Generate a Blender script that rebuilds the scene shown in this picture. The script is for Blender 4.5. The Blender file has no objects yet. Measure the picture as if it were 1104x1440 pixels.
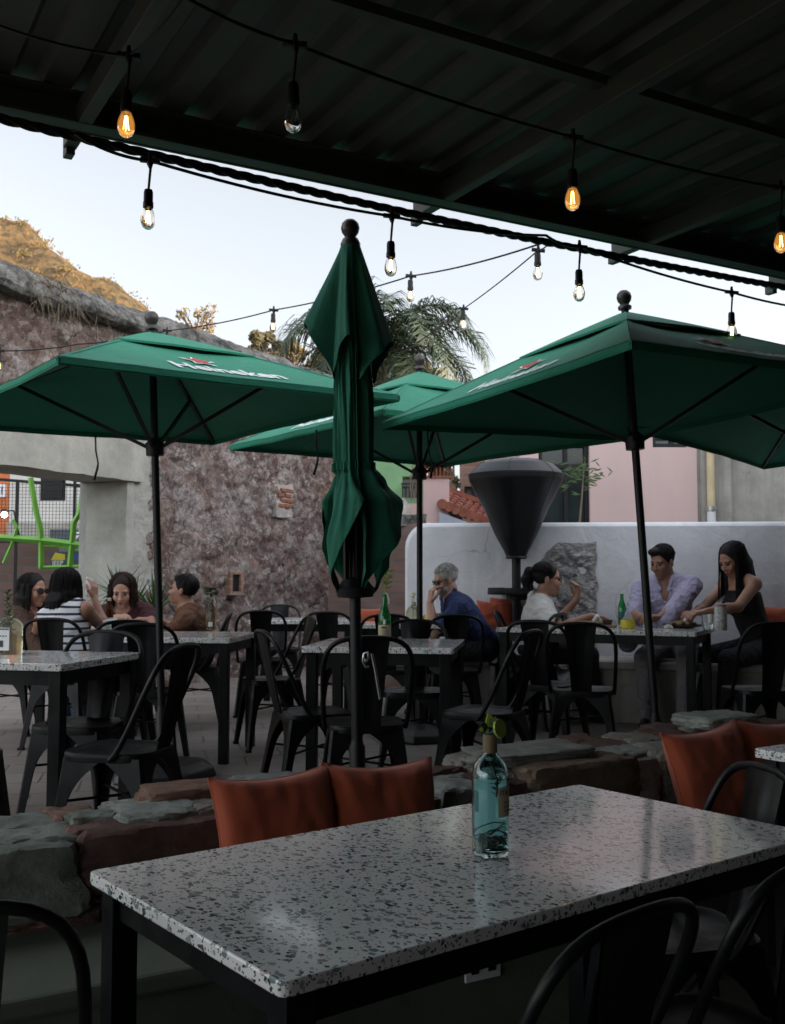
import bpy, math, random
import numpy as np
from mathutils import Vector, Matrix, noise
PI = math.pi
rad = math.radians
C = bpy.context.scene.collection
SC = bpy.context.scene

# ------------------------------------------------------------------ camera, sky, sun, exposure
CAM_H = 1.10
PITCH = rad(3.7)
FPX = 1463.0
cam = bpy.data.cameras.new("camera")
cam.sensor_fit = 'VERTICAL'
cam.sensor_height = 36.0
cam.lens = FPX / 1440.0 * 36.0
cam.clip_end = 2000.0
cam.clip_start = 0.05
cam.dof.use_dof = True
cam.dof.focus_distance = 2.6
cam.dof.aperture_fstop = 13.0
camo = bpy.data.objects.new("camera", cam)
camo.location = (0, 0, CAM_H)
camo.rotation_euler = (PI / 2 + PITCH, 0, 0)
C.objects.link(camo)
SC.camera = camo

SUN_EL, SUN_ROT = rad(10), rad(96)
FILL_UP, FILL_BACK = 1.5, 1.65
world = bpy.data.worlds.new("World")
SC.world = world
world.use_nodes = True
wn = world.node_tree
wn.nodes.clear()
w_out = wn.nodes.new('ShaderNodeOutputWorld')
w_bg = wn.nodes.new('ShaderNodeBackground')
w_hs = wn.nodes.new('ShaderNodeHueSaturation')
w_sky = wn.nodes.new('ShaderNodeTexSky')
w_sky.sky_type = 'NISHITA'
w_sky.sun_disc = False
w_sky.sun_elevation = SUN_EL
w_sky.sun_rotation = SUN_ROT
w_sky.air_density = 1.0
w_sky.dust_density = 2.0
w_sky.ozone_density = 2.5
w_hs.inputs['Saturation'].default_value = 0.24
w_bg.inputs['Strength'].default_value = 0.15
wn.links.new(w_sky.outputs[0], w_hs.inputs['Color'])
# sky brightened overhead and behind the viewer, added as fill for the courtyard
w_tc = wn.nodes.new('ShaderNodeTexCoord'); w_sp = wn.nodes.new('ShaderNodeSeparateXYZ')
wn.links.new(w_tc.outputs['Generated'], w_sp.inputs[0])
def w_range(sock, a, b, c, d):
    x = wn.nodes.new('ShaderNodeMapRange'); x.interpolation_type = 'SMOOTHSTEP'
    for k, v in zip(('From Min', 'From Max', 'To Min', 'To Max'), (a, b, c, d)): x.inputs[k].default_value = v
    wn.links.new(sock, x.inputs['Value']); return x.outputs[0]
w_add = wn.nodes.new('ShaderNodeMath'); w_add.operation = 'ADD'
wn.links.new(w_range(w_sp.outputs['Z'], .50, .80, .5, FILL_UP), w_add.inputs[0])
wn.links.new(w_range(w_sp.outputs['Y'], .30, -.35, .5, FILL_BACK), w_add.inputs[1])
w_mul = wn.nodes.new('ShaderNodeVectorMath'); w_mul.operation = 'SCALE'
wn.links.new(w_hs.outputs[0], w_mul.inputs[0]); wn.links.new(w_add.outputs[0], w_mul.inputs['Scale'])
wn.links.new(w_mul.outputs[0], w_bg.inputs['Color'])
wn.links.new(w_bg.outputs[0], w_out.inputs[0])

sun = bpy.data.lights.new("sun", 'SUN')
sun.energy = 3.0
sun.angle = rad(0.5)
sun.color = (1.0, 0.72, 0.42)
suno = bpy.data.objects.new("sun", sun)
sd = Vector((math.sin(SUN_ROT) * math.cos(SUN_EL), math.cos(SUN_ROT) * math.cos(SUN_EL), math.sin(SUN_EL)))
suno.rotation_euler = sd.to_track_quat('Z', 'Y').to_euler()
suno.location = (30, 5, 20)
C.objects.link(suno)

vs = SC.view_settings
vs.view_transform = 'Standard'
vs.look = 'None'
vs.gamma = 1.0
vs.exposure = 1.53
SC.cycles.max_bounces = 10
SC.cycles.diffuse_bounces = 3
SC.cycles.transparent_max_bounces = 12
SC.cycles.caustics_reflective = False
SC.cycles.caustics_refractive = False
SC.cycles.sample_clamp_indirect = 4.0

# ------------------------------------------------------------------ helpers
def ray(u, v):
    cx, cz = (u - 552.0) / FPX, -(v - 720.0) / FPX
    return Vector((cx, math.cos(PITCH) - math.sin(PITCH) * cz, math.sin(PITCH) + math.cos(PITCH) * cz))
def P(u, v, y):                       # point seen at photo pixel u, v standing y metres away
    d = ray(u, v)
    return Vector((0, 0, CAM_H)) + d * (y / d.y)
def PZ(u, v, z):                      # same, at height z
    d = ray(u, v)
    return Vector((0, 0, CAM_H)) + d * ((z - CAM_H) / d.z)
def V(*a): return Vector(a)

class MB:
    def __init__(s): s.v, s.f, s.c = [], [], []
    def add(s, vs, fs):
        n = len(s.v)
        s.v += [tuple(p) for p in vs]
        s.f += [tuple(i + n for i in f) for f in fs]
    def box(s, c, d, rz=0.0, M=None, taper=1.0):
        c = Vector(c)
        R = M if M is not None else Matrix.Rotation(rz, 3, 'Z')
        vs = []
        for z in (-1, 1):
            k = taper if z > 0 else 1.0
            for x, y in ((-1, -1), (1, -1), (1, 1), (-1, 1)):
                vs.append(c + R @ Vector((x * d[0] / 2 * k, y * d[1] / 2 * k, z * d[2] / 2)))
        s.add(vs, [(3, 2, 1, 0), (4, 5, 6, 7), (0, 1, 5, 4), (1, 2, 6, 5), (2, 3, 7, 6), (3, 0, 4, 7)])
        return s
    def bar(s, a, b, w, h, up=(0, 0, 1)):
        a, b = Vector(a), Vector(b)
        x = (b - a).normalized(); y = Vector(up).cross(x)
        if y.length < 1e-4: y = Vector((0, 1, 0)).cross(x)
        y.normalize(); z = x.cross(y)
        M = Matrix((x, y, z)).transposed()
        return s.box((a + b) / 2, ((b - a).length, w, h), M=M)
    def tube(s, pts, r, n=8, caps=True, closed=False):
        pts = [Vector(p) for p in pts]
        m = len(pts)
        rs = r if isinstance(r, (list, tuple)) else [r] * m
        vs, fs = [], []
        prev = None
        for i, p in enumerate(pts):
            a = pts[i - 1] if (i > 0 or closed) else pts[i]
            b = pts[(i + 1) % m] if (i < m - 1 or closed) else pts[i]
            t = (b - a)
            if t.length < 1e-9: t = Vector((0, 0, 1))
            t.normalize()
            if prev is None:
                x = t.cross(Vector((0, 0, 1)))
                if x.length < 1e-3: x = t.cross(Vector((1, 0, 0)))
            else:
                x = prev - t * prev.dot(t)
                if x.length < 1e-5: x = t.orthogonal()
            x.normalize(); prev = x
            y = t.cross(x)
            for k in range(n):
                q = 2 * PI * k / n
                vs.append(p + (x * math.cos(q) + y * math.sin(q)) * rs[i])
        for i in range(m if closed else m - 1):
            j = (i + 1) % m
            for k in range(n):
                k2 = (k + 1) % n
                fs.append((i * n + k, i * n + k2, j * n + k2, j * n + k))
        if caps and not closed:
            fs.append(tuple(range(n - 1, -1, -1)))
            fs.append(tuple((m - 1) * n + k for k in range(n)))
        s.add(vs, fs)
        return s
    def lathe(s, prof, n=24, c=(0, 0, 0), M=None):
        c = Vector(c); vs, fs = [], []
        m = len(prof)
        for r, z in prof:
            for k in range(n):
                q = 2 * PI * k / n
                p = Vector((r * math.cos(q), r * math.sin(q), z))
                vs.append(c + (M @ p if M is not None else p))
        for i in range(m - 1):
            for k in range(n):
                k2 = (k + 1) % n
                fs.append((i * n + k, i * n + k2, (i + 1) * n + k2, (i + 1) * n + k))
        if prof[0][0] > 1e-6: fs.append(tuple(range(n - 1, -1, -1)))
        if prof[-1][0] > 1e-6: fs.append(tuple((m - 1) * n + k for k in range(n)))
        s.add(vs, fs)
        return s
    def grid(s, fn, nu, nv, flip=False, skip=None):
        vs = [fn(i / nu, j / nv) for j in range(nv + 1) for i in range(nu + 1)]
        fs = []
        for j in range(nv):
            for i in range(nu):
                if skip and skip((i + .5) / nu, (j + .5) / nv): continue
                a = j * (nu + 1) + i
                q = (a, a + 1, a + nu + 2, a + nu + 1)
                fs.append(q[::-1] if flip else q)
        s.add(vs, fs)
        return s
    def prism(s, pts, z0, z1):
        n = len(pts)
        s.add([(p[0], p[1], z0) for p in pts] + [(p[0], p[1], z1) for p in pts],
              [tuple(range(n - 1, -1, -1)), tuple(range(n, 2 * n))] + [(i, (i + 1) % n, n + (i + 1) % n, n + i) for i in range(n)])
        return s
    def ball(s, c, r, n=12, m=8):
        rr = r if isinstance(r, (tuple, list)) else (r, r, r)
        vs, fs = [], []
        c = Vector(c)
        vs.append(c + Vector((0, 0, -rr[2])))
        for j in range(1, m):
            a = -PI / 2 + PI * j / m
            for k in range(n):
                q = 2 * PI * k / n
                vs.append(c + Vector((rr[0] * math.cos(a) * math.cos(q), rr[1] * math.cos(a) * math.sin(q), rr[2] * math.sin(a))))
        vs.append(c + Vector((0, 0, rr[2])))
        for k in range(n): fs.append((0, 1 + (k + 1) % n, 1 + k))
        for j in range(m - 2):
            for k in range(n):
                k2 = (k + 1) % n
                fs.append((1 + j * n + k, 1 + j * n + k2, 1 + (j + 1) * n + k2, 1 + (j + 1) * n + k))
        L = len(vs) - 1
        for k in range(n): fs.append((L, 1 + (m - 2) * n + k, 1 + (m - 2) * n + (k + 1) % n))
        s.add(vs, fs)
        return s
    def xf(s, M):
        s.v = [tuple(M @ Vector(p)) for p in s.v]; return s
    def build(s, name, mat, parent=None, smooth=None, bevel=0.0, col=None):
        me = bpy.data.meshes.new(name)
        me.from_pydata(s.v, [], s.f)
        me.update()
        if smooth is not None:
            me.polygons.foreach_set('use_smooth', [True] * len(me.polygons))
            if smooth < 179: me.set_sharp_from_angle(angle=rad(smooth))
        if mat is not None: me.materials.append(mat)
        if col is not None:
            at = me.color_attributes.new('stone_col', 'FLOAT_COLOR', 'POINT')
            at.data.foreach_set('color', [x for c in col for x in c])
        o = bpy.data.objects.new(name, me)
        C.objects.link(o)
        if parent is not None: o.parent = parent
        if bevel > 0:
            b = o.modifiers.new('bevel', 'BEVEL'); b.width = bevel; b.segments = 2; b.limit_method = 'ANGLE'; b.angle_limit = rad(40)
        return o

def tag(o, label, cat, group=None, kind=None):
    o['label'] = label
    if cat: o['category'] = cat
    if group: o['group'] = group
    if kind: o['kind'] = kind
    return o
def thing(name, label, cat, loc=(0, 0, 0), rz=0.0, group=None):
    o = bpy.data.objects.new(name, None)
    o.empty_display_size = 0.1
    o.location = loc; o.rotation_euler = (0, 0, rz)
    C.objects.link(o)
    return tag(o, label, cat, group)
def kids(o): return [c for c in C.objects if c.parent is o]
def dup(root, loc, rz, label, group=None, scale=None):
    r = root.copy(); C.objects.link(r)
    r.location = loc; r.rotation_euler = (0, 0, rz)
    if scale: r.scale = scale
    r['label'] = label
    if group: r['group'] = group
    for ch in kids(root):
        c = ch.copy(); C.objects.link(c); c.parent = r
        for g in kids(ch):
            d = g.copy(); C.objects.link(d); d.parent = c
    return r
def sag_pts(a, b, sag, n=24):
    a, b = Vector(a), Vector(b)
    return [a.lerp(b, i / n) - Vector((0, 0, sag * 4 * (i / n) * (1 - i / n))) for i in range(n + 1)]

# ------------------------------------------------------------------ materials
class NT:
    def __init__(s, name):
        s.m = bpy.data.materials.new(name); s.m.use_nodes = True
        s.t = s.m.node_tree; s.t.nodes.clear()
        s.out = s.n('ShaderNodeOutputMaterial'); s.b = s.n('ShaderNodeBsdfPrincipled')
        s.l(s.b.outputs[0], s.out.inputs[0])
        s.tc = s.n('ShaderNodeTexCoord')
        s.co = s.tc.outputs['Object']
    def n(s, k, **kw):
        x = s.t.nodes.new(k)
        for a, b in kw.items(): setattr(x, a, b)
        return x
    def l(s, a, b): s.t.links.new(a, b)
    def put(s, sock, v):
        if isinstance(v, (int, float)): sock.default_value = v
        elif isinstance(v, (tuple, list)): sock.default_value = v if len(v) == len(sock.default_value) else (*v, 1.0)
        else: s.l(v, sock)
    def map(s, scale=(1, 1, 1), loc=(0, 0, 0), co=None):
        m = s.n('ShaderNodeMapping'); s.l(co or s.co, m.inputs['Vector'])
        m.inputs['Scale'].default_value = scale; m.inputs['Location'].default_value = loc
        return m.outputs[0]
    def noise(s, scale, detail=4, rough=.55, co=None, dist=0.0, out='Fac'):
        x = s.n('ShaderNodeTexNoise'); s.l(co or s.co, x.inputs['Vector'])
        x.inputs['Scale'].default_value = scale; x.inputs['Detail'].default_value = detail
        x.inputs['Roughness'].default_value = rough; x.inputs['Distortion'].default_value = dist
        return x.outputs[out]
    def voro(s, scale, feature='F1', out='Distance', co=None, rnd=1.0):
        x = s.n('ShaderNodeTexVoronoi', feature=feature); s.l(co or s.co, x.inputs['Vector'])
        x.inputs['Scale'].default_value = scale; x.inputs['Randomness'].default_value = rnd
        return x.outputs[out]
    def ramp(s, fac, stops, interp='LINEAR'):
        x = s.n('ShaderNodeValToRGB'); x.color_ramp.interpolation = interp
        e = x.color_ramp.elements
        while len(e) < len(stops): e.new(0.5)
        for i, (p, c) in enumerate(stops):
            e[i].position = p
            e[i].color = (c, c, c, 1) if isinstance(c, (int, float)) else (*c, 1)
        s.l(fac, x.inputs[0])
        return x.outputs[0]
    def mix(s, fac, a, b, blend='MIX'):
        x = s.n('ShaderNodeMix', data_type='RGBA', blend_type=blend)
        s.put(x.inputs[0], fac); s.put(x.inputs[6], a); s.put(x.inputs[7], b)
        return x.outputs[2]
    def math(s, op, a, b=0.0, clamp=False):
        x = s.n('ShaderNodeMath', operation=op, use_clamp=clamp)
        s.put(x.inputs[0], a); s.put(x.inputs[1], b)
        return x.outputs[0]
    def warp(s, amt, scale, co=None):
        nz = s.noise(scale, 3, out='Color', co=co)
        a = s.n('ShaderNodeVectorMath', operation='SUBTRACT'); s.l(nz, a.inputs[0]); a.inputs[1].default_value = (.5, .5, .5)
        b = s.n('ShaderNodeVectorMath', operation='SCALE'); s.l(a.outputs[0], b.inputs[0]); b.inputs['Scale'].default_value = amt
        c = s.n('ShaderNodeVectorMath', operation='ADD'); s.l(co or s.co, c.inputs[0]); s.l(b.outputs[0], c.inputs[1])
        return c.outputs[0]
    def sep(s, co=None):
        x = s.n('ShaderNodeSeparateXYZ'); s.l(co or s.co, x.inputs[0]); return x.outputs
    def bump(s, h, strength=.5, dist=.01):
        x = s.n('ShaderNodeBump'); s.l(h, x.inputs['Height'])
        x.inputs['Strength'].default_value = strength; x.inputs['Distance'].default_value = dist
        s.l(x.outputs[0], s.b.inputs['Normal'])
    def set(s, **kw):
        for k, v in kw.items(): s.put(s.b.inputs[k.replace('_', ' ')], v)
        return s.m

def plain(name, col, rough=.6, var=.25, scale=8, bump=.0, bscale=60, **kw):
    n = NT(name)
    f = n.noise(scale, 5)
    c = n.mix(n.ramp(f, [(.3, 0.0), (.7, 1.0)]), tuple(x * (1 - var) for x in col), tuple(min(1, x * (1 + var)) for x in col))
    if bump: n.bump(n.noise(bscale, 3), bump, .004)
    return n.set(Base_Color=c, Roughness=rough, **kw)

M = {}
M['black_metal'] = (lambda n: (n.bump(n.noise(350, 2), .06, .001), n.set(Base_Color=n.mix(n.noise(25, 4), (.003, .0033, .0037), (.007, .0074, .0078)), Roughness=n.ramp(n.noise(14, 5), [(.3, .30), (.7, .5)]), Specular_IOR_Level=.22))[1])(NT('black_metal'))
M['matte_black'] = plain('matte_black', (.006, .006, .0065), .5, .3, 8, 0, 60, Specular_IOR_Level=.35)
M['rubber'] = plain('rubber', (.012, .013, .013), .45, .3, 30, .2)
M['wood_ball'] = plain('wood_ball', (.035, .024, .022), .4, .3, 20)
M['white_paint'] = plain('white_paint', (.62, .62, .64), .7, .06, 2, .15, 25)
M['glass'] = NT('glass').set(Base_Color=(.96, .98, .97), Roughness=.02, IOR=1.45, Transmission_Weight=1.0)
M['blue_glass'] = NT('blue_glass').set(Base_Color=(.66, .92, .93), Roughness=.015, IOR=1.47, Transmission_Weight=1.0)
M['water'] = NT('water').set(Base_Color=(.90, .985, .975), Roughness=.0, IOR=1.33, Transmission_Weight=1.0)
M['green_glass'] = NT('green_glass').set(Base_Color=(.05, .45, .12), Roughness=.05, IOR=1.45, Transmission_Weight=.8)
M['brown_glass'] = NT('brown_glass').set(Base_Color=(.10, .03, .012), Roughness=.08, IOR=1.45, Transmission_Weight=.5)
M['amber_glass'] = NT('amber_glass').set(Base_Color=(.95, .62, .22), Roughness=.0, IOR=1.12, Transmission_Weight=1.0, Emission_Color=(1, .42, .08), Emission_Strength=.11)
M['bulb_glass'] = NT('bulb_glass').set(Base_Color=(.97, .9, .78), Roughness=.0, IOR=1.12, Transmission_Weight=1.0)
M['leaf'] = plain('leaf', (.045, .095, .022), .5, .5, 30)
M['lime'] = plain('lime', (.30, .38, .05), .4, .25, 40)
M['paper'] = plain('paper', (.72, .72, .70), .8, .05)
M['label_paper'] = plain('label_paper', (.42, .36, .24), .7, .12, 20)
M['brown_paper'] = plain('brown_paper', (.16, .11, .06), .7, .15, 20)
M['ink'] = plain('ink', (.03, .03, .03), .6, .1)
M['white_print'] = plain('white_print', (.72, .76, .74), .7, .06)
M['red_print'] = plain('red_print', (.50, .035, .03), .7, .1)
M['yellow'] = plain('yellow', (.62, .50, .04), .45, .1)
M['drink_red'] = plain('drink_red', (.35, .03, .015), .2, .2)
M['food'] = plain('food', (.22, .12, .05), .6, .6, 60, .5, 90)
M['wood_board'] = plain('wood_board', (.20, .11, .06), .5, .3, 14)
M['plate_dark'] = plain('plate_dark', (.05, .035, .03), .35, .3)
M['steel'] = plain('steel', (.45, .45, .45), .3, .1, 20, Metallic=.8)

def emis(name, col, k):
    n = NT(name); n.set(Base_Color=(*col,), Emission_Color=(*col,), Emission_Strength=k); return n.m
M['filament'] = emis('filament', (1.0, .60, .22), 9.0)
M['lamp_white'] = emis('lamp_white', (1.0, .95, .85), 12.0)

def terrazzo():
    n = NT('terrazzo')
    base = n.mix(n.noise(7, 5), (.72, .71, .685), (.81, .80, .775))
    def layer(base, scale, keep, edge, stops, off):
        co = n.map((1, .72, 1), (off, off * .7, off * .3), n.warp(.5 / scale, scale * 1.1))
        cell = n.voro(scale, 'F1', 'Color', co)
        sp = n.n('ShaderNodeSeparateColor'); n.l(cell, sp.inputs[0])
        d = n.voro(scale, 'DISTANCE_TO_EDGE', 'Distance', co)
        m = n.math('MULTIPLY', n.math('LESS_THAN', sp.outputs[0], keep), n.math('GREATER_THAN', d, n.math('ADD', n.math('MULTIPLY', sp.outputs[2], edge), .04)))
        return n.mix(m, base, n.ramp(sp.outputs[1], stops, 'CONSTANT')), m
    st1 = [(0, (.17, .23, .22)), (.25, (.25, .33, .31)), (.45, (.09, .10, .105)), (.6, (.19, .26, .25)), (.8, (.33, .36, .34)), (.94, (.32, .24, .20))]
    st2 = [(0, (.05, .05, .055)), (.4, (.19, .24, .23)), (.65, (.10, .105, .11)), (.85, (.36, .38, .37))]
    c, m1 = layer(base, 74, .28, .24, st1, 0.0)
    c, m2 = layer(c, 130, .24, .27, st2, 3.3)
    c, m3 = layer(c, 210, .16, .2, st2, 7.1)
    rough = n.ramp(n.noise(5, 4), [(.3, .07), (.7, .14)])
    n.bump(n.noise(9, 2), .02, .003)
    return n.set(Base_Color=c, Roughness=rough, Specular_IOR_Level=.65)
M['terrazzo'] = terrazzo()

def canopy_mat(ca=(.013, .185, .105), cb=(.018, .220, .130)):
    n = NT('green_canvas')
    w = n.noise(2.2, 4, co=n.map((1, 1, 1)))
    c = n.mix(w, ca, cb)
    st = n.noise(6, 5)
    c = n.mix(n.math('MULTIPLY', n.ramp(st, [(.52, 0.0), (.75, 1.0)]), .35), c, (cb[0] * 2.2, cb[1] * 1.1, cb[2] * 1.2))
    wv = n.math('ADD', n.math('MULTIPLY', n.noise(500, 1), .4), n.math('ADD', n.math('MULTIPLY', n.noise(4, 4, .6), 3.0), n.math('MULTIPLY', n.noise(2.2, 4, .6, dist=1.6), 4.0)))
    n.bump(wv, .35, .010)
    return n.set(Base_Color=c, Roughness=.8, Specular_IOR_Level=.3, Sheen_Weight=.08)
M['canvas'] = canopy_mat()
M['canvas_shaded'] = canopy_mat((.008, .105, .060), (.011, .130, .078))  # same canvas darkened, roof-edge shade put into the colour

def rubble(plaster_lim=None):
    n = NT('rubble_stone')
    co = n.warp(.30, 1.7); co2 = n.warp(.07, 7, co); co3 = n.warp(.035, 24, co2)
    cell = n.voro(4.6, 'F1', 'Color', co3)
    sp = n.n('ShaderNodeSeparateColor'); n.l(cell, sp.inputs[0])
    stone = n.ramp(sp.outputs[0], [(0, (0.246, 0.145, 0.138)), (.2, (0.348, 0.225, 0.210)), (.38, (0.210, 0.133, 0.135)), (.52, (0.420, 0.290, 0.254)), (.68, (0.290, 0.186, 0.181)), (.82, (0.450, 0.348, 0.312)), (.93, (0.341, 0.246, 0.254))], 'CONSTANT')
    stone = n.mix(.38, stone, (.27, .235, .20))
    big = n.ramp(n.noise(.55, 4, .6, co=n.map((1, 1, 1), (2, 0, 8))), [(.35, (.80, .74, .72)), (.5, (1, 1, 1)), (.66, (1.0, .86, .74))])
    stone = n.mix(1.0, stone, big, 'MULTIPLY')
    stone = n.mix(n.ramp(n.noise(19, 8, .75), [(.36, .85), (.60, 0.0)]), stone, n.mix(1.0, stone, (.5, .44, .44), 'MULTIPLY'))
    ed = n.voro(4.6, 'DISTANCE_TO_EDGE', 'Distance', co3)
    small = n.voro(15, 'DISTANCE_TO_EDGE', 'Distance', n.warp(.05, 11))
    s2 = n.voro(12, 'F1', 'Color', n.warp(.05, 14)); sp2 = n.n('ShaderNodeSeparateColor'); n.l(s2, sp2.inputs[0])
    stone = n.mix(n.math('MULTIPLY', n.math('GREATER_THAN', sp2.outputs[1], .45), .6), stone, n.ramp(sp2.outputs[0], [(0, (.16, .11, .10)), (.3, (.34, .27, .245)), (.55, (.24, .17, .15)), (.8, (.42, .37, .34))], 'CONSTANT'))
    frag = n.voro(24, 'F1', 'Color', n.warp(.05, 18)); fs_ = n.n('ShaderNodeSeparateColor'); n.l(frag, fs_.inputs[0])
    lightchip = n.math('MULTIPLY', n.math('GREATER_THAN', fs_.outputs[0], .86), n.ramp(n.noise(2.3, 5), [(.45, 0.0), (.6, .75)]))
    c = n.mix(lightchip, stone, (.62, .57, .54))
    mort = n.math('LESS_THAN', n.math('ADD', ed, n.math('MULTIPLY', n.noise(24, 6, .7), .22)), .17)
    mcol = n.mix(n.noise(30, 7, .75), (.22, .18, .165), (.55, .49, .455))
    c = n.mix(n.math('MULTIPLY', mort, n.ramp(n.noise(2.2, 4), [(.42, .0), (.62, .85)])), c, mcol)
    pl = n.ramp(n.noise(1.5, 9, .72, co=n.map((1, 1, 1), (3.1, 0, 1.7))), [(.50, 0.0), (.57, 1.0)])
    pl2 = n.ramp(n.noise(5.0, 8, .75, co=n.map((1, 1, 1), (7, 0, 2))), [(.555, 0.0), (.60, 1.0)])
    plc = n.mix(n.noise(14, 8, .75), (.36, .32, .305), (.72, .68, .64))
    c = n.mix(n.math('MULTIPLY', n.math('MAXIMUM', n.math('MULTIPLY', pl, .75), n.math('MULTIPLY', pl2, .85)), n.ramp(n.noise(20, 7, .75), [(.40, .0), (.56, 1.0)])), c, plc)
    rust = n.ramp(n.noise(.9, 5, .65, co=n.map((1, 1, 1), (9, 2, 4))), [(.55, 0.0), (.68, .55)])
    c = n.mix(rust, c, (.24, .105, .055))
    crev = n.math('MULTIPLY', n.math('LESS_THAN', n.math('ADD', ed, n.math('MULTIPLY', n.noise(40, 4), .03)), .035), n.ramp(n.noise(2.7, 4, co=n.map((1, 1, 1), (4, 1, 6))), [(.40, 0.0), (.56, .8)]))
    c = n.mix(crev, c, (.06, .045, .04))
    grit = n.noise(48, 6, .8, co=n.map((1, 1, 1), (2, 7, 5)))
    c = n.mix(.55, c, n.mix(1.0, c, n.ramp(grit, [(.3, (.35, .35, .35)), (.7, (1.5, 1.5, 1.5))]), 'MULTIPLY'))
    pit = n.ramp(n.noise(34, 8, .8, co=n.map((1, 1, 1), (1, 4, 9))), [(.34, .8), (.44, 0.0)])
    c = n.mix(pit, c, (.05, .036, .034))
    h = n.math('ADD', n.math('MULTIPLY', n.math('MINIMUM', ed, .15), 1.6), n.math('ADD', n.math('MULTIPLY', n.noise(15, 9, .78), 1.5), n.math('MULTIPLY', n.math('MINIMUM', small, .10), 1.2)))
    if plaster_lim:
        s = n.sep()
        e = n.math('MULTIPLY', n.math('SUBTRACT', n.noise(2.2, 8, .68, co=n.map((1, 1, 1), (1, 5, 2))), .5), 1.3)
        m = n.math('MULTIPLY', n.math('LESS_THAN', n.math('ADD', s[0], e), plaster_lim[0]), n.math('LESS_THAN', n.math('ADD', s[2], n.math('MULTIPLY', e, .5)), plaster_lim[1]))
        g = n.mix(n.noise(3.5, 8, .7), (.24, .235, .21), (.46, .45, .41))
        c = n.mix(m, c, g)
        h = n.mix(m, h, n.math('MULTIPLY', n.noise(30, 6, .7), .35))
    n.bump(h, 1.0, .05)
    return n.set(Base_Color=c, Roughness=.92, Specular_IOR_Level=.2)
M['rubble'] = rubble((1.95, 2.62))

def concrete(name, a, b, bump=.4, streak=0.0):
    n = NT(name)
    f = n.noise(2.6, 8, .65)
    c = n.mix(n.ramp(f, [(.32, 0.0), (.68, 1.0)]), a, b)
    c = n.mix(n.ramp(n.noise(13, 6, .7), [(.6, 0.0), (.72, .5)]), c, tuple(x * .5 for x in a))
    if streak:
        sx = n.noise(1.0, 6, .6, co=n.map((3.5, 3.5, .35)))
        c = n.mix(n.math('MULTIPLY', n.ramp(sx, [(.45, 0.0), (.65, 1.0)]), streak), c, tuple(x * .45 for x in a))
    n.bump(n.math('ADD', n.noise(40, 6, .7), n.math('MULTIPLY', n.noise(5, 4), 1.5)), bump, .012)
    return n.set(Base_Color=c, Roughness=.88, Specular_IOR_Level=.25)
M['concrete'] = concrete('pale_concrete', (.24, .235, .205), (.40, .39, .345))
def coping_mat():
    n = NT('weathered_coping')
    c = n.mix(n.ramp(n.noise(4.5, 9, .78), [(.40, 0.0), (.60, 1.0)]), (.045, .043, .040), (.30, .29, .27))
    c = n.mix(n.ramp(n.noise(17, 8, .78), [(.52, 0.0), (.62, .8)]), c, (.035, .034, .030))
    c = n.mix(n.ramp(n.noise(31, 6, .75, co=n.map((1, 1, 1), (3, 1, 2))), [(.60, 0.0), (.68, .7)]), c, (.42, .41, .38))
    n.bump(n.math('ADD', n.noise(14, 9, .8), n.math('MULTIPLY', n.noise(50, 5, .7), .4)), 1.0, .05)
    return n.set(Base_Color=c, Roughness=.95, Specular_IOR_Level=.2)
M['coping'] = coping_mat()
M['grey_render'] = concrete('grey_render', (.27, .255, .225), (.40, .385, .35), .3, .55)
M['back_paper'] = (lambda n: (n.l(n.n('ShaderNodeBsdfTranslucent').outputs[0], n.out.inputs[0]), n.m)[1])(NT('back_paper'))
for _n in M['back_paper'].node_tree.nodes:
    if _n.type == 'BSDF_TRANSLUCENT': _n.inputs[0].default_value = (.62, .78, .76, 1)
M['pink'] = (lambda n: (n.bump(n.noise(30, 5), .12, .01), n.set(Base_Color=n.mix(n.math('MULTIPLY', n.ramp(n.noise(1.6, 6, .65, co=n.map((2, 2, .5))), [(.42, 0.0), (.72, 1.0)]), .45), (.60, .43, .405), (.51, .385, .365)), Roughness=.85))[1])(NT('pink_render'))
M['olive'] = concrete('olive_paint', (.075, .088, .066), (.11, .125, .095), .15)
def whitewash():
    n = NT('whitewash')
    c = n.mix(n.ramp(n.noise(2.4, 7, .65), [(.35, 0.0), (.7, 1.0)]), (.55, .55, .57), (.68, .68, .70))
    st = n.ramp(n.noise(1.0, 7, .7, co=n.map((3.0, 3.0, .45))), [(.52, 0.0), (.72, .35)])
    c = n.mix(st, c, (.36, .36, .37))
    sp = n.ramp(n.noise(11, 8, .75), [(.64, 0.0), (.72, .5)])
    c = n.mix(sp, c, (.40, .39, .38))
    cr = n.voro(1.3, 'DISTANCE_TO_EDGE', 'Distance', n.warp(.35, 3))
    crm = n.math('MULTIPLY', n.math('LESS_THAN', cr, .0045), n.ramp(n.noise(.9, 3), [(.5, 0.0), (.6, .55)]))
    c = n.mix(crm, c, (.22, .22, .22))
    n.bump(n.math('ADD', n.math('MULTIPLY', n.noise(3, 5, dist=.6), 1.6), n.math('MULTIPLY', n.noise(28, 5, .65), .35)), .55, .02)
    return n.set(Base_Color=c, Roughness=.82)
M['whitewash'] = whitewash()

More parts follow.
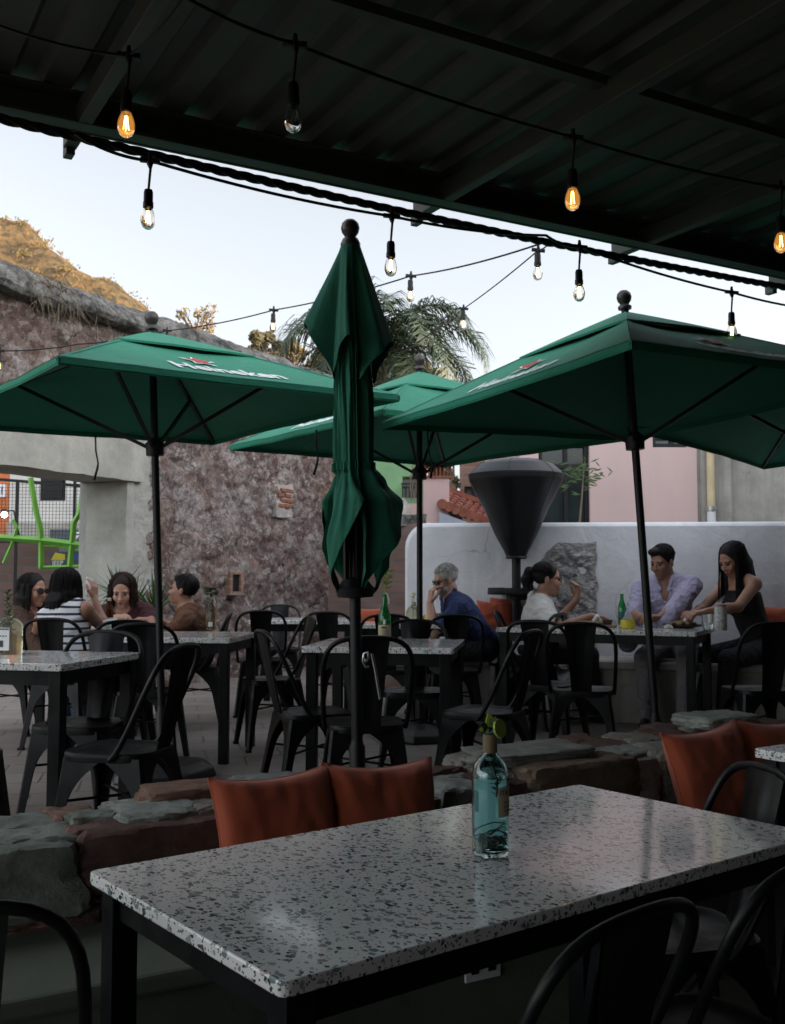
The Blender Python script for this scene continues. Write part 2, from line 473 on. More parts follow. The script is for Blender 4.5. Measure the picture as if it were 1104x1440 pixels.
def pavers():
    n = NT('pavers')
    rot = n.n('ShaderNodeMapping'); n.l(n.co, rot.inputs['Vector']); rot.inputs['Rotation'].default_value = (0, 0, rad(-12))
    b = n.n('ShaderNodeTexBrick'); n.l(n.warp(.03, 6, rot.outputs[0]), b.inputs['Vector'])
    b.inputs['Scale'].default_value = 1.0; b.inputs['Brick Width'].default_value = .46; b.inputs['Row Height'].default_value = .30
    b.inputs['Mortar Size'].default_value = .008; b.inputs['Mortar Smooth'].default_value = .4
    b.inputs['Color1'].default_value = (.175, .15, .13, 1); b.inputs['Color2'].default_value = (.235, .20, .175, 1); b.inputs['Mortar'].default_value = (.075, .065, .058, 1)
    c = n.mix(n.ramp(n.noise(2.5, 7, .65), [(.3, 0.0), (.75, .8)]), b.outputs['Color'], (.145, .125, .115))
    c = n.mix(n.ramp(n.noise(35, 5, .7), [(.58, 0.0), (.7, .4)]), c, (.09, .075, .07))
    h = n.math('ADD', n.math('MULTIPLY', b.outputs['Fac'], -1.0), n.math('MULTIPLY', n.noise(25, 6, .7), .5))
    n.bump(h, .6, .008)
    return n.set(Base_Color=c, Roughness=n.ramp(n.noise(4, 4), [(.3, .5), (.7, .75)]))
M['pavers'] = pavers()
M['ground'] = concrete('ground_earth', (.10, .085, .07), (.16, .14, .115), .5)

def brickmat(name, c1, c2, mo, sc=1.0):
    n = NT(name)
    co = n.n('ShaderNodeMapping'); n.l(n.co, co.inputs['Vector']); co.inputs['Rotation'].default_value = (rad(90), 0, 0)
    b = n.n('ShaderNodeTexBrick'); n.l(co.outputs[0], b.inputs['Vector'])
    b.inputs['Scale'].default_value = sc; b.inputs['Brick Width'].default_value = .28; b.inputs['Row Height'].default_value = .085; b.inputs['Mortar Size'].default_value = .012
    b.inputs['Color1'].default_value = (*c1, 1); b.inputs['Color2'].default_value = (*c2, 1); b.inputs['Mortar'].default_value = (*mo, 1)
    c = n.mix(n.ramp(n.noise(2, 7, .7), [(.4, 0.0), (.75, .75)]), b.outputs['Color'], mo)
    n.bump(n.math('MULTIPLY', b.outputs['Fac'], -1.0), .6, .01)
    return n.set(Base_Color=c, Roughness=.9)
M['brick'] = brickmat('brick', (.20, .095, .065), (.28, .15, .105), (.22, .18, .15))
M['brick_street'] = brickmat('brick_street', (.13, .075, .058), (.17, .10, .08), (.12, .095, .085), .8)

def attr_stone():
    n = NT('wall_stone')
    a = n.n('ShaderNodeAttribute', attribute_name='stone_col')
    c = n.mix(n.ramp(n.noise(16, 7, .7), [(.32, 0.0), (.7, 1.0)]), n.mix(.75, a.outputs['Color'], (.35, .33, .30), 'MULTIPLY'), a.outputs['Color'])
    c = n.mix(n.ramp(n.noise(6, 6, .7), [(.55, 0.0), (.68, .6)]), c, n.mix(.5, a.outputs['Color'], (.22, .23, .20)))
    n.bump(n.math('ADD', n.noise(18, 8, .75), n.math('MULTIPLY', n.noise(70, 5, .7), .3)), .8, .02)
    return n.set(Base_Color=c, Roughness=.9, Specular_IOR_Level=.25)
M['stone'] = attr_stone()

def cushion_mat():
    n = NT('orange_fabric')
    c = n.mix(n.noise(5, 5), (.30, .052, .018), (.38, .072, .026))
    n.bump(n.math('ADD', n.math('MULTIPLY', n.noise(500, 1), .5), n.math('MULTIPLY', n.noise(9, 4), 2.0)), .35, .006)
    return n.set(Base_Color=c, Roughness=.9, Sheen_Weight=.2)
M['orange'] = cushion_mat()
def roof_mat():
    n = NT('roof_sheet')
    c = n.mix(n.ramp(n.noise(3, 6, .65), [(.35, 0.0), (.7, 1.0)]), (.058, .062, .050), (.085, .089, .074))
    return n.set(Base_Color=c, Roughness=.6)
M['roof'] = roof_mat()
def hill_mat():
    n = NT('dry_hill')
    c = n.mix(n.ramp(n.noise(.9, 8, .7), [(.35, 0.0), (.65, 1.0)]), (.17, .10, .04), (.33, .215, .09))
    c = n.mix(n.ramp(n.noise(2.7, 7, .7), [(.46, 0.0), (.58, .9)]), c, (.075, .06, .03))
    n.bump(n.noise(2.2, 9, .8), 1.0, .6)
    return n.set(Base_Color=c, Roughness=.95)
M['hill'] = hill_mat()
def fabric(name, a, b=None, scale=6, rough=.85, wr=.4):
    n = NT(name)
    n.bump(n.math('ADD', n.math('ADD', n.noise(9, 3, .55, dist=1.8), n.math('MULTIPLY', n.noise(5, 2, .5, dist=2.5), 1.2)), n.math('MULTIPLY', n.noise(400, 1), .08)), min(1, wr * 2), .035)
    return n.set(Base_Color=n.mix(n.noise(scale, 4), a, b or tuple(x * .75 for x in a)), Roughness=rough)
def skin(name, a):
    n = NT(name)
    c = n.mix(n.noise(14, 4), a, (a[0] * .86, a[1] * .76, a[2] * .72))
    return n.set(Base_Color=c, Roughness=.48, Subsurface_Weight=.08, Subsurface_Radius=(.012, .005, .003))
def hairmat(name, a):
    n = NT(name)
    st = n.noise(1.0, 3, .6, co=n.map((150, 150, 14)))
    n.bump(st, .6, .004)
    return n.set(Base_Color=n.mix(st, tuple(x * .5 for x in a), tuple(x * 1.5 for x in a)), Roughness=.58, Specular_IOR_Level=.18)

# ================================================================== SETTING
FN = -0.25                                          # floor under the roof; the terrace is z = 0
WD, WN = V(.870, .494, 0).normalized(), V(-.494, .870, 0).normalized()   # along / across the low wall
W0 = V(-1.08, 2.87, 0)
def W(t, n, z): p = W0 + WD * t + WN * n; p.z = z; return p

tag(MB().grid(lambda a, b: (-300 + 600 * a, -60 + 500 * b, FN - .004), 12, 10).build('ground', M['ground']), 'wide dusty brown ground under and around the patio', None, kind='structure')
a, b = W(-7, .2, 0), W(14, .2, 0)
mb = MB()
mb.prism([(a.x, a.y), (b.x, b.y), (9, 14.6), (-7.5, 14.6)], FN + .01, 0.0)
tag(mb.build('terrace_floor', M['pavers']), 'raised terrace paved with dusty brown stone tiles', None, kind='structure')
a, b, c, d = W(-7, 0, 0), W(14, 0, 0), W(14, -9, 0), W(-7, -9, 0)
tag(MB().prism([(p.x, p.y) for p in (d, c, b, a)], FN - .002, FN + .002).build('patio_floor', M['pavers']), 'lower paved floor under the metal roof', None, kind='structure')

# hill behind the old wall
def hill_fn(a, b):
    x = -75 + 86 * a; y = 22 + 40 * b
    q = b
    t = max(0.0, min(1.0, (q - .02) / .5))
    ridge = 11.3 + max(0.0, (-8.96 - x)) * .63 - max(0, x + 8.96) * .62
    ridge = max(2.0, min(ridge, 30))
    z = -1 + (ridge + 1) * (t * t * (3 - 2 * t))
    if q > .55: z -= (q - .55) * 6
    z += 1.1 * noise.fractal(Vector((x * .16, y * .16, 0)), 1.0, 2.0, 6) * (0.25 + t) - 1.3 * abs(noise.fractal(Vector((x * .33, y * .12, 9)), .9, 2.0, 4)) * t
    z += .45 * noise.fractal(Vector((x * .7, y * .7, 4)), .8, 2.0, 4) * t
    return (x, y, z)
tag(MB().grid(hill_fn, 170, 80).build('hill', M['hill'], smooth=180), 'dry golden grassy hill rising behind the old stone wall', None, kind='structure')

random.seed(31)
mb = MB()
for i in range(14000):
    a_, b_ = random.uniform(.45, .92), random.uniform(.0, .56)
    x_, y_, z_ = hill_fn(a_, b_)
    if noise.noise(Vector((x_ * .45, y_ * .45, 3))) < -.12: continue
    s_ = random.uniform(.07, .20) * (1.8 if random.random() < .05 else 1)
    for k in range(7):
        q_ = random.uniform(0, 6.28); dx, dy = math.cos(q_), math.sin(q_); w_ = s_ * random.uniform(.06, .16)
        ox, oy = random.uniform(-.1, .1), random.uniform(-.1, .1); l_ = random.uniform(.3, 1.0) * s_
        mb.add([(x_ + ox - dx * w_, y_ + oy - dy * w_, z_ - .04), (x_ + ox + dx * w_, y_ + oy + dy * w_, z_ - .04), (x_ + ox + random.uniform(-.7, .7) * s_, y_ + oy + random.uniform(-.7, .7) * s_, z_ + l_)], [(0, 1, 2)])
M['dry_grass'] = plain('dry_grass', (.24, .145, .05), .95, .55, .8)
tag(mb.build('dry_grass', M['dry_grass']), 'tufts of dry golden grass covering the hill behind the old wall', None, kind='stuff')

mb = MB()
for i in range(700):
    a_, b_ = random.uniform(.45, .92), random.uniform(.05, .54)
    x_, y_, z_ = hill_fn(a_, b_); r_ = random.uniform(.15, .42)
    for k in range(34):
        d_ = Vector((random.gauss(0, .5), random.gauss(0, .5), abs(random.gauss(.3, .4)))) * r_; a2 = Vector((random.gauss(0, 1), random.gauss(0, 1), random.gauss(0, 1))).normalized(); b2 = a2.orthogonal().normalized(); s_ = r_ * .20
        c_ = Vector((x_, y_, z_)) + d_; mb.add([c_ - a2 * s_, c_ + b2 * s_ * .6, c_ + a2 * s_, c_ - b2 * s_ * .6], [(0, 1, 2, 3)])
M['scrub'] = plain('scrub', (.13, .095, .035), .95, .5, .7)
tag(mb.build('scrub', M['scrub']), 'low dry brown scrub scattered over the hill', None, kind='stuff')

# ---------------- old rubble wall on the left
RW0 = V(-3.31, 8.78, 0); RWD = V(1.29, 2.52, 0).normalized(); RWN = V(RWD.y, -RWD.x, 0)      # RWN looks at the courtyard
T0, T1, TOP = -3.0, 5.65, 3.56
T1B = 5.65
rw = thing('old_stone_wall', 'tall ruined rubble wall of purple red stones with patches of plaster and a wide doorway', 'wall', RW0, math.atan2(RWD.y, RWD.x))
OPL, OPR, OPZ = -2.2, 1.50, 2.06
def rw_fn(a, b):
    t = T0 + (T1 - T0) * a; z = -.02 + (TOP + .02) * b
    q = Vector((t, z, 0))
    d = .05 * noise.fractal(q * 1.6, .9, 2.0, 5)
    cells = noise.voronoi(q * 3.4 + noise.noise_vector(q * 2.2) * .35)[0]
    d += .10 * min(.42, (cells[1] - cells[0])) + .02 * noise.noise(q * 14)
    c2 = noise.voronoi(q * 8.5 + noise.noise_vector(q * 5) * .3)[0]
    d += .035 * min(.45, c2[1] - c2[0]) - .035 * max(0.0, noise.noise(q * 2.3 + Vector((7, 3, 1)))) 
    if t < 1.9 and z < 2.7: d *= .25
    return (t, -(.02 + d), z)
nU, nV = 380, 160
mb = MB().grid(rw_fn, nU, nV, skip=lambda a, b: (OPL < T0 + (T1 - T0) * a < OPR) and (TOP * b < OPZ))
mb.build('stone_face', M['rubble'], rw, smooth=180)
mb = MB()      # the mass of the wall behind the face, around the doorway
mb.box(((T0 + OPL) / 2, .30, TOP / 2), (OPL - T0, .56, TOP - .02))
mb.box(((OPR + .02 + T1) / 2, .30, TOP / 2), (T1 - OPR - .02, .56, TOP - .02))
mb.box(((OPL + OPR) / 2 + .005, .30, (OPZ + .03 + TOP - .01) / 2), (OPR - OPL + .03, .555, TOP - OPZ - .04))
mb.build('wall_core', M['rubble'], rw)
def rough_box(x0, x1, y0, y1, z0, z1, seg=.07, amp=.012, seed=0):
    m = MB()
    nx, ny, nz = max(2, int((x1 - x0) / seg)), max(2, int((y1 - y0) / seg)), max(2, int((z1 - z0) / seg))
    def dn(p):
        p = Vector(p); q = p * 3.0 + Vector((seed, 0, 0))
        v = noise.noise_vector(q) + .5 * noise.noise_vector(q * 3) + .3 * noise.noise_vector(q * 8)
        return p + Vector(v) * amp
    m.grid(lambda a, b: dn((x0 + (x1 - x0) * a, y0, z0 + (z1 - z0) * b)), nx, nz)
    m.grid(lambda a, b: dn((x0 + (x1 - x0) * a, y1, z0 + (z1 - z0) * b)), nx, nz, flip=True)
    m.grid(lambda a, b: dn((x0, y0 + (y1 - y0) * a, z0 + (z1 - z0) * b)), ny, nz, flip=True)
    m.grid(lambda a, b: dn((x1, y0 + (y1 - y0) * a, z0 + (z1 - z0) * b)), ny, nz)
    m.grid(lambda a, b: dn((x0 + (x1 - x0) * a, y0 + (y1 - y0) * b, z0)), nx, ny, flip=True)
    m.grid(lambda a, b: dn((x0 + (x1 - x0) * a, y0 + (y1 - y0) * b, z1)), nx, ny)
    return m
rough_box(OPL, OPR + .20, -.085, .52, OPZ, OPZ + .58, .06, .014, 1).build('lintel', M['concrete'], rw, smooth=50)
rough_box(OPR, OPR + .10, -.045, .47, 0, OPZ - .004, .06, .010, 5).build('door_jamb', M['concrete'], rw, smooth=50)
# sloping weathered coping
def cop_fn(a, b):
    t = T0 + (T1 + .1 - T0) * a
    prof = [(-.02, TOP - .05), (-.20, TOP - .045), (-.235, TOP + .0), (-.22, TOP + .06), (-.13, TOP + .17), (.12, TOP + .27), (.40, TOP + .25), (.62, TOP + .10), (.62, TOP - .06)]
    x = b * (len(prof) - 1); i = min(int(x), len(prof) - 2); f = x - i
    y = prof[i][0] * (1 - f) + prof[i + 1][0] * f; z = prof[i][1] * (1 - f) + prof[i + 1][1] * f
    q = Vector((t * 1.4, y * 2, z * 2))
    return (t, y + .035 * noise.fractal(q * 1.5, .9, 2, 5), z + .045 * noise.fractal(q * 1.3 + Vector((5, 5, 5)), .9, 2, 5) + .02 * noise.fractal(q * 6, .8, 2, 4))
MB().grid(cop_fn, 300, 40, flip=True).build('coping', M['coping'], rw, smooth=180)
M['plaster_bit'] = concrete('plaster_bit', (.30, .27, .25), (.52, .49, .46), 1.0)
# small square niche and bricks showing through
nt = P(322, 820, 10)
def on_wall(u, v):
    d = ray(u, v); k = (RW0 - V(0, 0, CAM_H)).dot(RWN) / d.dot(RWN); p = V(0, 0, CAM_H) + d * k
    return (p - RW0).dot(RWD), p.z
t_, z_ = on_wall(322, 820)
mb = MB()
for dx, dz, w, h in ((-.10, 0, .05, .27), (.10, 0, .05, .27), (0, .115, .15, .04), (0, -.115, .15, .04)):
    mb.box((t_ + dx, -.060, z_ + dz), (w, .10, h))
nf = mb.build('niche_frame', M['brick'], rw, bevel=.006)
MB().box((t_, -.060, z_), (.152, .04, .192)).build('niche_shade', M['matte_black'], nf)  # black slab stands in for the shade inside the niche
random.seed(4)
t_, z_ = on_wall(392, 700)
rough_box(t_ - .20, t_ + .20, -.075, -.02, z_ - .24, z_ + .15, .035, .026, 9).build('mortar_patch', M['plaster_bit'], rw, smooth=60)
mb = MB()
for j in range(4):
    for i in range(2):
        mb.box((t_ + (i - .5) * .152 + (j % 2) * .05 + random.uniform(-.01, .01), -.052 + random.uniform(-.006, .006), z_ + j * .062 - .10), (.135, .09, .046), M=Matrix.Rotation(random.uniform(-.03, .03), 3, 'Y'))
M['red_brick'] = plain('red_brick', (.22, .085, .05), .9, .35, 20, .5, 60)
mb.build('exposed_bricks', M['red_brick'], rw, bevel=.008)
# dry twigs hanging on the coping
mb = MB(); random.seed(8)
M['twig'] = plain('twig', (.17, .13, .09), .9, .3)
for i in range(75):
    t = random.gauss(.38, .20); b = Vector((t, -.20, TOP + random.uniform(-.02, .18)))
    pts = [b]; d = Vector((random.uniform(-1, 1), random.uniform(-.5, .1), random.uniform(-.9, .6)))
    for k in range(4):
        d += Vector((random.uniform(-.5, .5), 0, random.uniform(-.6, .1))); pts.append(pts[-1] + d.normalized() * random.uniform(.05, .10))
    mb.tube(pts, [.004, .0035, .003, .002, .0012], 3, caps=False)
tag(mb.build('dry_twigs', M['twig']), 'tangle of dry twigs hanging over the weathered coping of the old wall', None, kind='stuff')
bpy.data.objects['dry_twigs'].location = RW0; bpy.data.objects['dry_twigs'].rotation_euler = (0, 0, math.atan2(RWD.y, RWD.x))

# brown wall piece between the rubble wall and the white wall
st_ = thing('brown_brick_wall', 'low brown stone and brick wall end left of the white wall', 'wall', (0, 0, 0))
p0, p1 = P(462, 800, 10.9), P(600, 800, 10.2)
mb = MB()
def bw(a, b):
    p = p0.lerp(p1, a); z = 1.66 * b
    q = Vector((p.x, z, 3)); return (p.x, p.y - .05 * noise.fractal(q * 3, .9, 2, 5), z + (.05 * noise.noise(q * 3) if b > .95 else 0))
mb.grid(bw, 30, 36)
mb.build('brick_face', M['brick_street'], st_, smooth=180)
rough_box(p0.x, p1.x, 10.35, 10.9, 1.63, 1.74, .06, .03, 3).build('stone_cap', M['coping'], st_, smooth=60)

# ---------------- low stone seat wall, its stones and bench
random.seed(21)
PAL = [(.25, .28, .24), (.21, .235, .205), (.14, .08, .066), (.12, .074, .066), (.27, .245, .21), (.26, .15, .115), (.33, .355, .32), (.17, .115, .10)]
def boulder(mb, col, c, dims, rz, color, seed, sub=7, rough=.10, sq=5.0):
    sq *= 1.6; sub += 5
    vs, fs, idx = [], [], {}
    def vid(p):
        k = tuple(round(x, 5) for x in p)
        if k not in idx: idx[k] = len(vs); vs.append(Vector(p))
        return idx[k]
    for ax in range(3):
        for sg in (-1, 1):
            for i in range(sub):
                for j in range(sub):
                    q = []
                    for (a, b) in ((i, j), (i + 1, j), (i + 1, j + 1), (i, j + 1)):
                        p = [0, 0, 0]; p[ax] = sg; p[(ax + 1) % 3] = -1 + 2 * a / sub; p[(ax + 2) % 3] = -1 + 2 * b / sub
                        q.append(vid(p))
                    fs.append(tuple(q) if sg > 0 else tuple(q[::-1]))
    R = Matrix.Rotation(rz, 3, 'Z'); out = []
    sx, sy = random.uniform(-.12, .12), random.uniform(-.12, .12)
    for p in vs:
        L = (abs(p.x) ** sq + abs(p.y) ** sq + abs(p.z) ** sq) ** (1 / sq)
        q = p / L
        nz = noise.fractal(q * 1.6 + Vector((seed * 7.3, seed, 0)), .8, 2.0, 4)
        q = q * (1 + rough * nz + (.05 - .10 * abs(noise.noise(q * 2.6 + Vector((seed * 1.7, 3, seed))))) + .035 * noise.fractal(q * 6 + Vector((seed * 3.1, 1, seed)), .7, 2.0, 3))
        q = Vector((q.x + sx * q.z, q.y + sy * q.z, q.z + .05 * noise.noise(q * 4 + Vector((seed, 0, 0)))))
        out.append(Vector(c) + R @ Vector((q.x * dims[0] / 2, q.y * dims[1] / 2, q.z * dims[2] / 2)))
    mb.add(out, fs); col += [(*color, 1)] * len(out)
def wtop(t): return .375 + .025 * max(0.0, t - .6) + (.02 * math.sin(t * 3.1))
mb, col = MB(), []
ang = math.atan2(WD.y, WD.x); sd_ = 1
def wb(t, n, z, dims, color, **k):
    global sd_
    sd_ += 1; boulder(mb, col, W(t, n, z), dims, ang + random.uniform(-.05, .05), color, sd_, **k)
t = -1.5
while t < 4.7:                                       # face course of large boulders
    w = random.uniform(.30, .56)
    if abs(t + .16) < .25: t, w = -.22, .46
    elif .05 < t < .40: w = .55
    ct = t + w / 2; H = wtop(ct)
    hh = random.uniform(.17, .235); top = H - .012
    cc = PAL[0] if -.25 < t < .2 else (PAL[2] if .2 < t < .9 else random.choice(PAL[:6] if t < 1.6 else [PAL[2], PAL[3], PAL[7], PAL[3], PAL[4]]))
    wb(ct, .10, top - hh / 2, (w * 1.0, .24, hh), cc, sq=6.5, rough=.09)
    zz = top - hh; tt = t                             # small stones below
    while tt < t + w:
        ww = random.uniform(.10, .26)
        wb(tt + ww / 2, .09, (zz + .10) / 2 + .0, (ww * .97, .20, max(.05, zz - .10)), random.choice(PAL), sq=5, rough=.14, sub=5)
        tt += ww
    t += w * .985
t = -1.5
while t < 4.7:                                       # flat stones on top
    n = .05
    w = random.uniform(.10, .26)
    while n < .38:
        d = random.uniform(.08, .22)
        H = wtop(t)
        wb(t + w / 2 + random.uniform(-.03, .03), n + d / 2, H - .028 + random.uniform(-.014, .014), (w * 1.04, d * 1.06, .065), random.choice([PAL[0], PAL[6], PAL[4], PAL[6], PAL[5]] if t < 1.5 else [PAL[4], PAL[2], PAL[6], PAL[7], PAL[3]]), sq=4.2, rough=.17)
        n += d
    t += w * .97
for (t, n, z, dims, c) in ((1.02, .12, .40, (.34, .2, .06), PAL[6]), (1.5, .06, .30, (.2, .2, .19), PAL[6]), (1.95, .20, .435, (.46, .26, .06), (.27, .275, .25)), (2.05, .05, .33, (.5, .2, .20), (.20, .14, .10)), (2.95, .2, .50, (.3, .22, .05), PAL[6]), (.62, .28, .40, (.26, .18, .07), (.26, .15, .11)), (.90, .2, .40, (.24, .3, .065), (.24, .27, .25))):
    wb(t, n, z, dims, c, sq=6)
mb.build('stones', M['stone'], None, smooth=24, col=col)
lw = thing('low_stone_wall', 'low rough wall of mixed green grey and dark red stones behind the near bench', 'wall', (0, 0, 0))
bpy.data.objects['stones'].parent = lw
M['mortar'] = concrete('mortar', (.09, .08, .07), (.16, .145, .13), .6)
a, b, c, d = W(-6, .06, 0), W(6.5, .06, 0), W(6.5, .34, 0), W(-6, .34, 0)
MB().prism([(p.x, p.y) for p in (a, b, c, d)], FN, .315).build('mortar_core', M['mortar'], lw)
bn = thing('bench', 'olive green built in bench running along the low stone wall', 'bench', (0, 0, 0))
a, b, c, d = W(-6, -.47, 0), W(6.5, -.47, 0), W(6.5, .055, 0), W(-6, .055, 0)
MB().prism([(p.x, p.y) for p in (a, b, c, d)], .085, .135).build('seat', M['olive'], bn, bevel=.012)
a, b, c, d = W(-6, -.43, 0), W(6.5, -.43, 0), W(6.5, .05, 0), W(-6, .05, 0)
MB().prism([(p.x, p.y) for p in (a, b, c, d)], FN + .003, .084).build('base', M['olive'], bn)
# outlet on the bench front
o_t = (PZ(677, 1357, 0) - PZ(677, 1357, 0)).x
d_ = ray(677, 1357); k_ = (W(0, -.43, 0) - V(0, 0, CAM_H)).dot(WN) / d_.dot(WN); op = V(0, 0, CAM_H) + d_ * k_
ot = thing('socket_plate', 'small white electrical plate on the bench front under the near table', 'outlet', op, ang)
MB().box((0, -.006, 0), (.125, .010, .078)).build('plate', M['white_paint'], ot, bevel=.003)
for dx in (-.03, .03): MB().box((dx, -.0125, 0), (.026, .004, .034)).build('socket', M['matte_black'], ot)

# ---------------- white wall with rounded end and the exposed stone patch
ww0, ww1 = V(.10, 9.25, 0), V(4.9, 7.63, 0)
wwd = (ww1 - ww0).normalized(); wl = (ww1 - ww0).length
wang = math.atan2(wwd.y, wwd.x)
wt = thing('white_wall', 'white plastered wall with a rounded top corner behind the diners', 'wall', ww0, wang)
def wtopz(t): return 1.60 - .013 * t
prof = [(0, 0), (0, wtopz(0) - .22)] + [(.22 - .22 * math.cos(q * PI / 12), wtopz(0) - .22 + .22 * math.sin(q * PI / 12)) for q in range(1, 7)]
prof += [(t * .25, wtopz(t * .25)) for t in range(1, int(wl * 4))] + [(wl, wtopz(wl)), (wl, 0)]
# outline extruded with rounded arris
mb = MB(); n = len(prof)
lay = [(0, .035), (.012, .012), (.04, 0.0), (.24, 0.0), (.27, .012), (.285, .035)]
cxm = (wl / 2, .8)
vs = []
for y, ins in lay:
    for (x, z) in prof:
        vs.append((x + (ins if x < .25 else 0), y, z - (ins if z > .1 else 0)))
fs = []
for i in range(len(lay) - 1):
    for k in range(n - 1):
        fs.append((i * n + k, i * n + k + 1, (i + 1) * n + k + 1, (i + 1) * n + k))
fs.append(tuple(range(n - 1, -1, -1))[::-1]); fs.append(tuple((len(lay) - 1) * n + k for k in range(n))[::-1])
mb.add(vs, fs)
wo = mb.build('plaster_body', M['whitewash'], wt, smooth=40)
# patch
def on_plane(u, v, p0, nrm):
    d = ray(u, v); k = (p0 - V(0, 0, CAM_H)).dot(nrm) / d.dot(nrm); return V(0, 0, CAM_H) + d * k
wnrm = V(wwd.y, -wwd.x, 0)
pa = on_plane(762, 764, ww0, wnrm); pb = on_plane(838, 764, ww0, wnrm); pz0 = on_plane(800, 905, ww0, wnrm).z
ta, tb, zt = (pa - ww0).dot(wwd), (pb - ww0).dot(wwd), pa.z
def patch_fn(a, b):
    t = ta + (tb - ta) * a; z = .35 + (zt - .35) * b
    qv = Vector((t, z, 0))
    edge = min(1.0, min(a, 1 - a, 1 - b) * 9)
    cells = noise.voronoi(Vector((t * 9, z * 15, 0)) + noise.noise_vector(qv * 9) * .5)[0]
    d = .012 + (.03 * min(.6, cells[1] - cells[0]) + .03 * noise.fractal(qv * 9, .8, 2, 5)) * edge
    jt = .035 * noise.noise(Vector((a * 3 + 5, z * 9, 2))) * (1 if a > .5 else 1.6) * (abs(a - .5) * 2) ** 3
    jz = (.03 * noise.noise(Vector((t * 11, 1, 1))) - .10 * max(0, .28 - a) / .28) * b ** 6
    return (t + jt, -d, z + jz)
M['patch_stone'] = (lambda n: (n.bump(n.math('ADD', n.noise(28, 8, .75), n.math('MULTIPLY', n.voro(13, 'DISTANCE_TO_EDGE', 'Distance', n.warp(.08, 10, n.map((1, 1, 1.8)))), 1.2)), 1.0, .03),
    n.set(Base_Color=n.mix(n.ramp(n.noise(9, 8, .78), [(.36, 0.0), (.64, 1.0)]), (.14, .14, .145), (.50, .48, .46)), Roughness=.9))[1])(NT('patch_stone'))
MB().grid(patch_fn, 44, 70).build('exposed_stones', M['patch_stone'], wt, smooth=180)
# bench against the white wall
for (nm, s0, s1, lb) in (('bench', .25, .92, 'short grey bench by the left end of the white wall'), ('bench', 1.55, 4.6, 'long grey bench along the white wall behind the right diners')):
    bb = thing(nm, lb, 'bench', ww0, wang)
    MB().box(((s0 + s1) / 2, -.33, .44), (s1 - s0, .62, .06)).build('seat', M['grey_render'], bb, bevel=.01)
    MB().box(((s0 + s1) / 2, -.31, .205), (s1 - s0 - .04, .56, .405)).build('base', M['grey_render'], bb)

# ---------------- houses behind the white wall
def facade_window(parent, x0, x1, z0, z1, y, mull=(), trans=(), depth=.07, fm='matte_black', gm='dark_pane'):
    f = MB()
    w = .05
    f.box(((x0 + x1) / 2, y, z1 - w / 2), (x1 - x0, depth, w)); f.box(((x0 + x1) / 2, y, z0 + w / 2), (x1 - x0, depth, w))
    for x in (x0 + w / 2, x1 - w / 2): f.box((x, y, (z0 + z1) / 2), (w, depth - .004, z1 - z0 - 2 * w))
    for x in mull: f.box((x, y, (z0 + z1) / 2), (.045, depth - .008, z1 - z0 - 2 * w))
    for z in trans: f.box(((x0 + x1) / 2, y, z), (x1 - x0 - 2 * w, depth - .012, .045))
    fo = f.build('window_frame', M[fm], parent)
    MB().box(((x0 + x1) / 2, y + .02, (z0 + z1) / 2), (x1 - x0 - .06, .012, z1 - z0 - .06)).build('pane', M[gm], fo)
    return fo
M['dark_pane'] = plain('dark_pane', (.022, .024, .026), .12, .3, 3)
M['blue_pane'] = plain('blue_pane', (.06, .075, .10), .15, .5, 6)
def wall_with_holes(mb, x0, x1, z0, z1, y0, y1, holes):
    xs = sorted({x0, x1, *[h[0] for h in holes], *[h[1] for h in holes]}); zs = sorted({z0, z1, *[h[2] for h in holes], *[h[3] for h in holes]})
    for i in range(len(xs) - 1):
        for j in range(len(zs) - 1):
            cx, cz = (xs[i] + xs[i + 1]) / 2, (zs[j] + zs[j + 1]) / 2
            if any(h[0] < cx < h[1] and h[2] < cz < h[3] for h in holes): continue
            mb.box((cx, (y0 + y1) / 2, cz), (xs[i + 1] - xs[i], y1 - y0, zs[j + 1] - zs[j]))
YP = 12.0
def xz(u, v, y): p = P(u, v, y); return p.x, p.z
ph = thing('pink_house', 'pink rendered house with a tall dark window above the white wall', 'house', (0, YP, 0))
hx0, _ = xz(731, 700, YP); hx1, _ = xz(981, 700, YP)
a0, az1 = xz(757, 622, YP); a1, _ = xz(829, 640, YP); c0, cz0 = xz(918, 629, YP); c1, cz1 = xz(967, 600, YP)
mb = MB(); wall_with_holes(mb, hx0, hx1, FN, 3.35, 0, .25, [(a0, a1, 1.2, az1), (c0, c1, cz0, cz0 + .5)])
mb.box((hx0 + .125, 2.6, 1.5), (.25, 4.6, 3.6)); mb.box(((hx0 + hx1) / 2, 2.6, 3.32), (hx1 - hx0 - .3, 4.6, .10))
mb.build('wall', M['pink'], ph)
facade_window(ph, a0, a1, 1.2, az1, .10, mull=(a0 + (a1 - a0) * .55,), trans=(az1 - .27,))
facade_window(ph, c0, c1, cz0, cz0 + .5, .10, mull=(c0 + (c1 - c0) * .6,), trans=(cz0 + .12, cz0 + .24), gm='blue_pane')
gh = thing('grey_house', 'rough grey rendered house wall with a beige drainpipe', 'house', (0, YP, 0))
gx0 = hx1 + .004
mb = MB(); mb.box(((gx0 + 10.5) / 2, .17, 1.55), (10.5 - gx0, .30, 3.6)); mb.box((gx0 + .20, -.02, 1.45), (.34, .08, 3.4)); mb.box((9.1, 3.2, 3.1), (3.0, 5.8, 6.4))  # last box: unseen taller block added to stop the low sun
mb.build('wall', M['grey_render'], gh)
M['pvc'] = plain('pvc', (.52, .42, .25), .5, .15, 5)
px, _ = xz(1000, 700, YP - .12); _, pz = xz(1000, 716, YP - .12)
dp = MB().tube([(px, -.12, 3.3), (px, -.12, pz)], .045, 12).build('drainpipe', M['pvc'], gh, smooth=60)
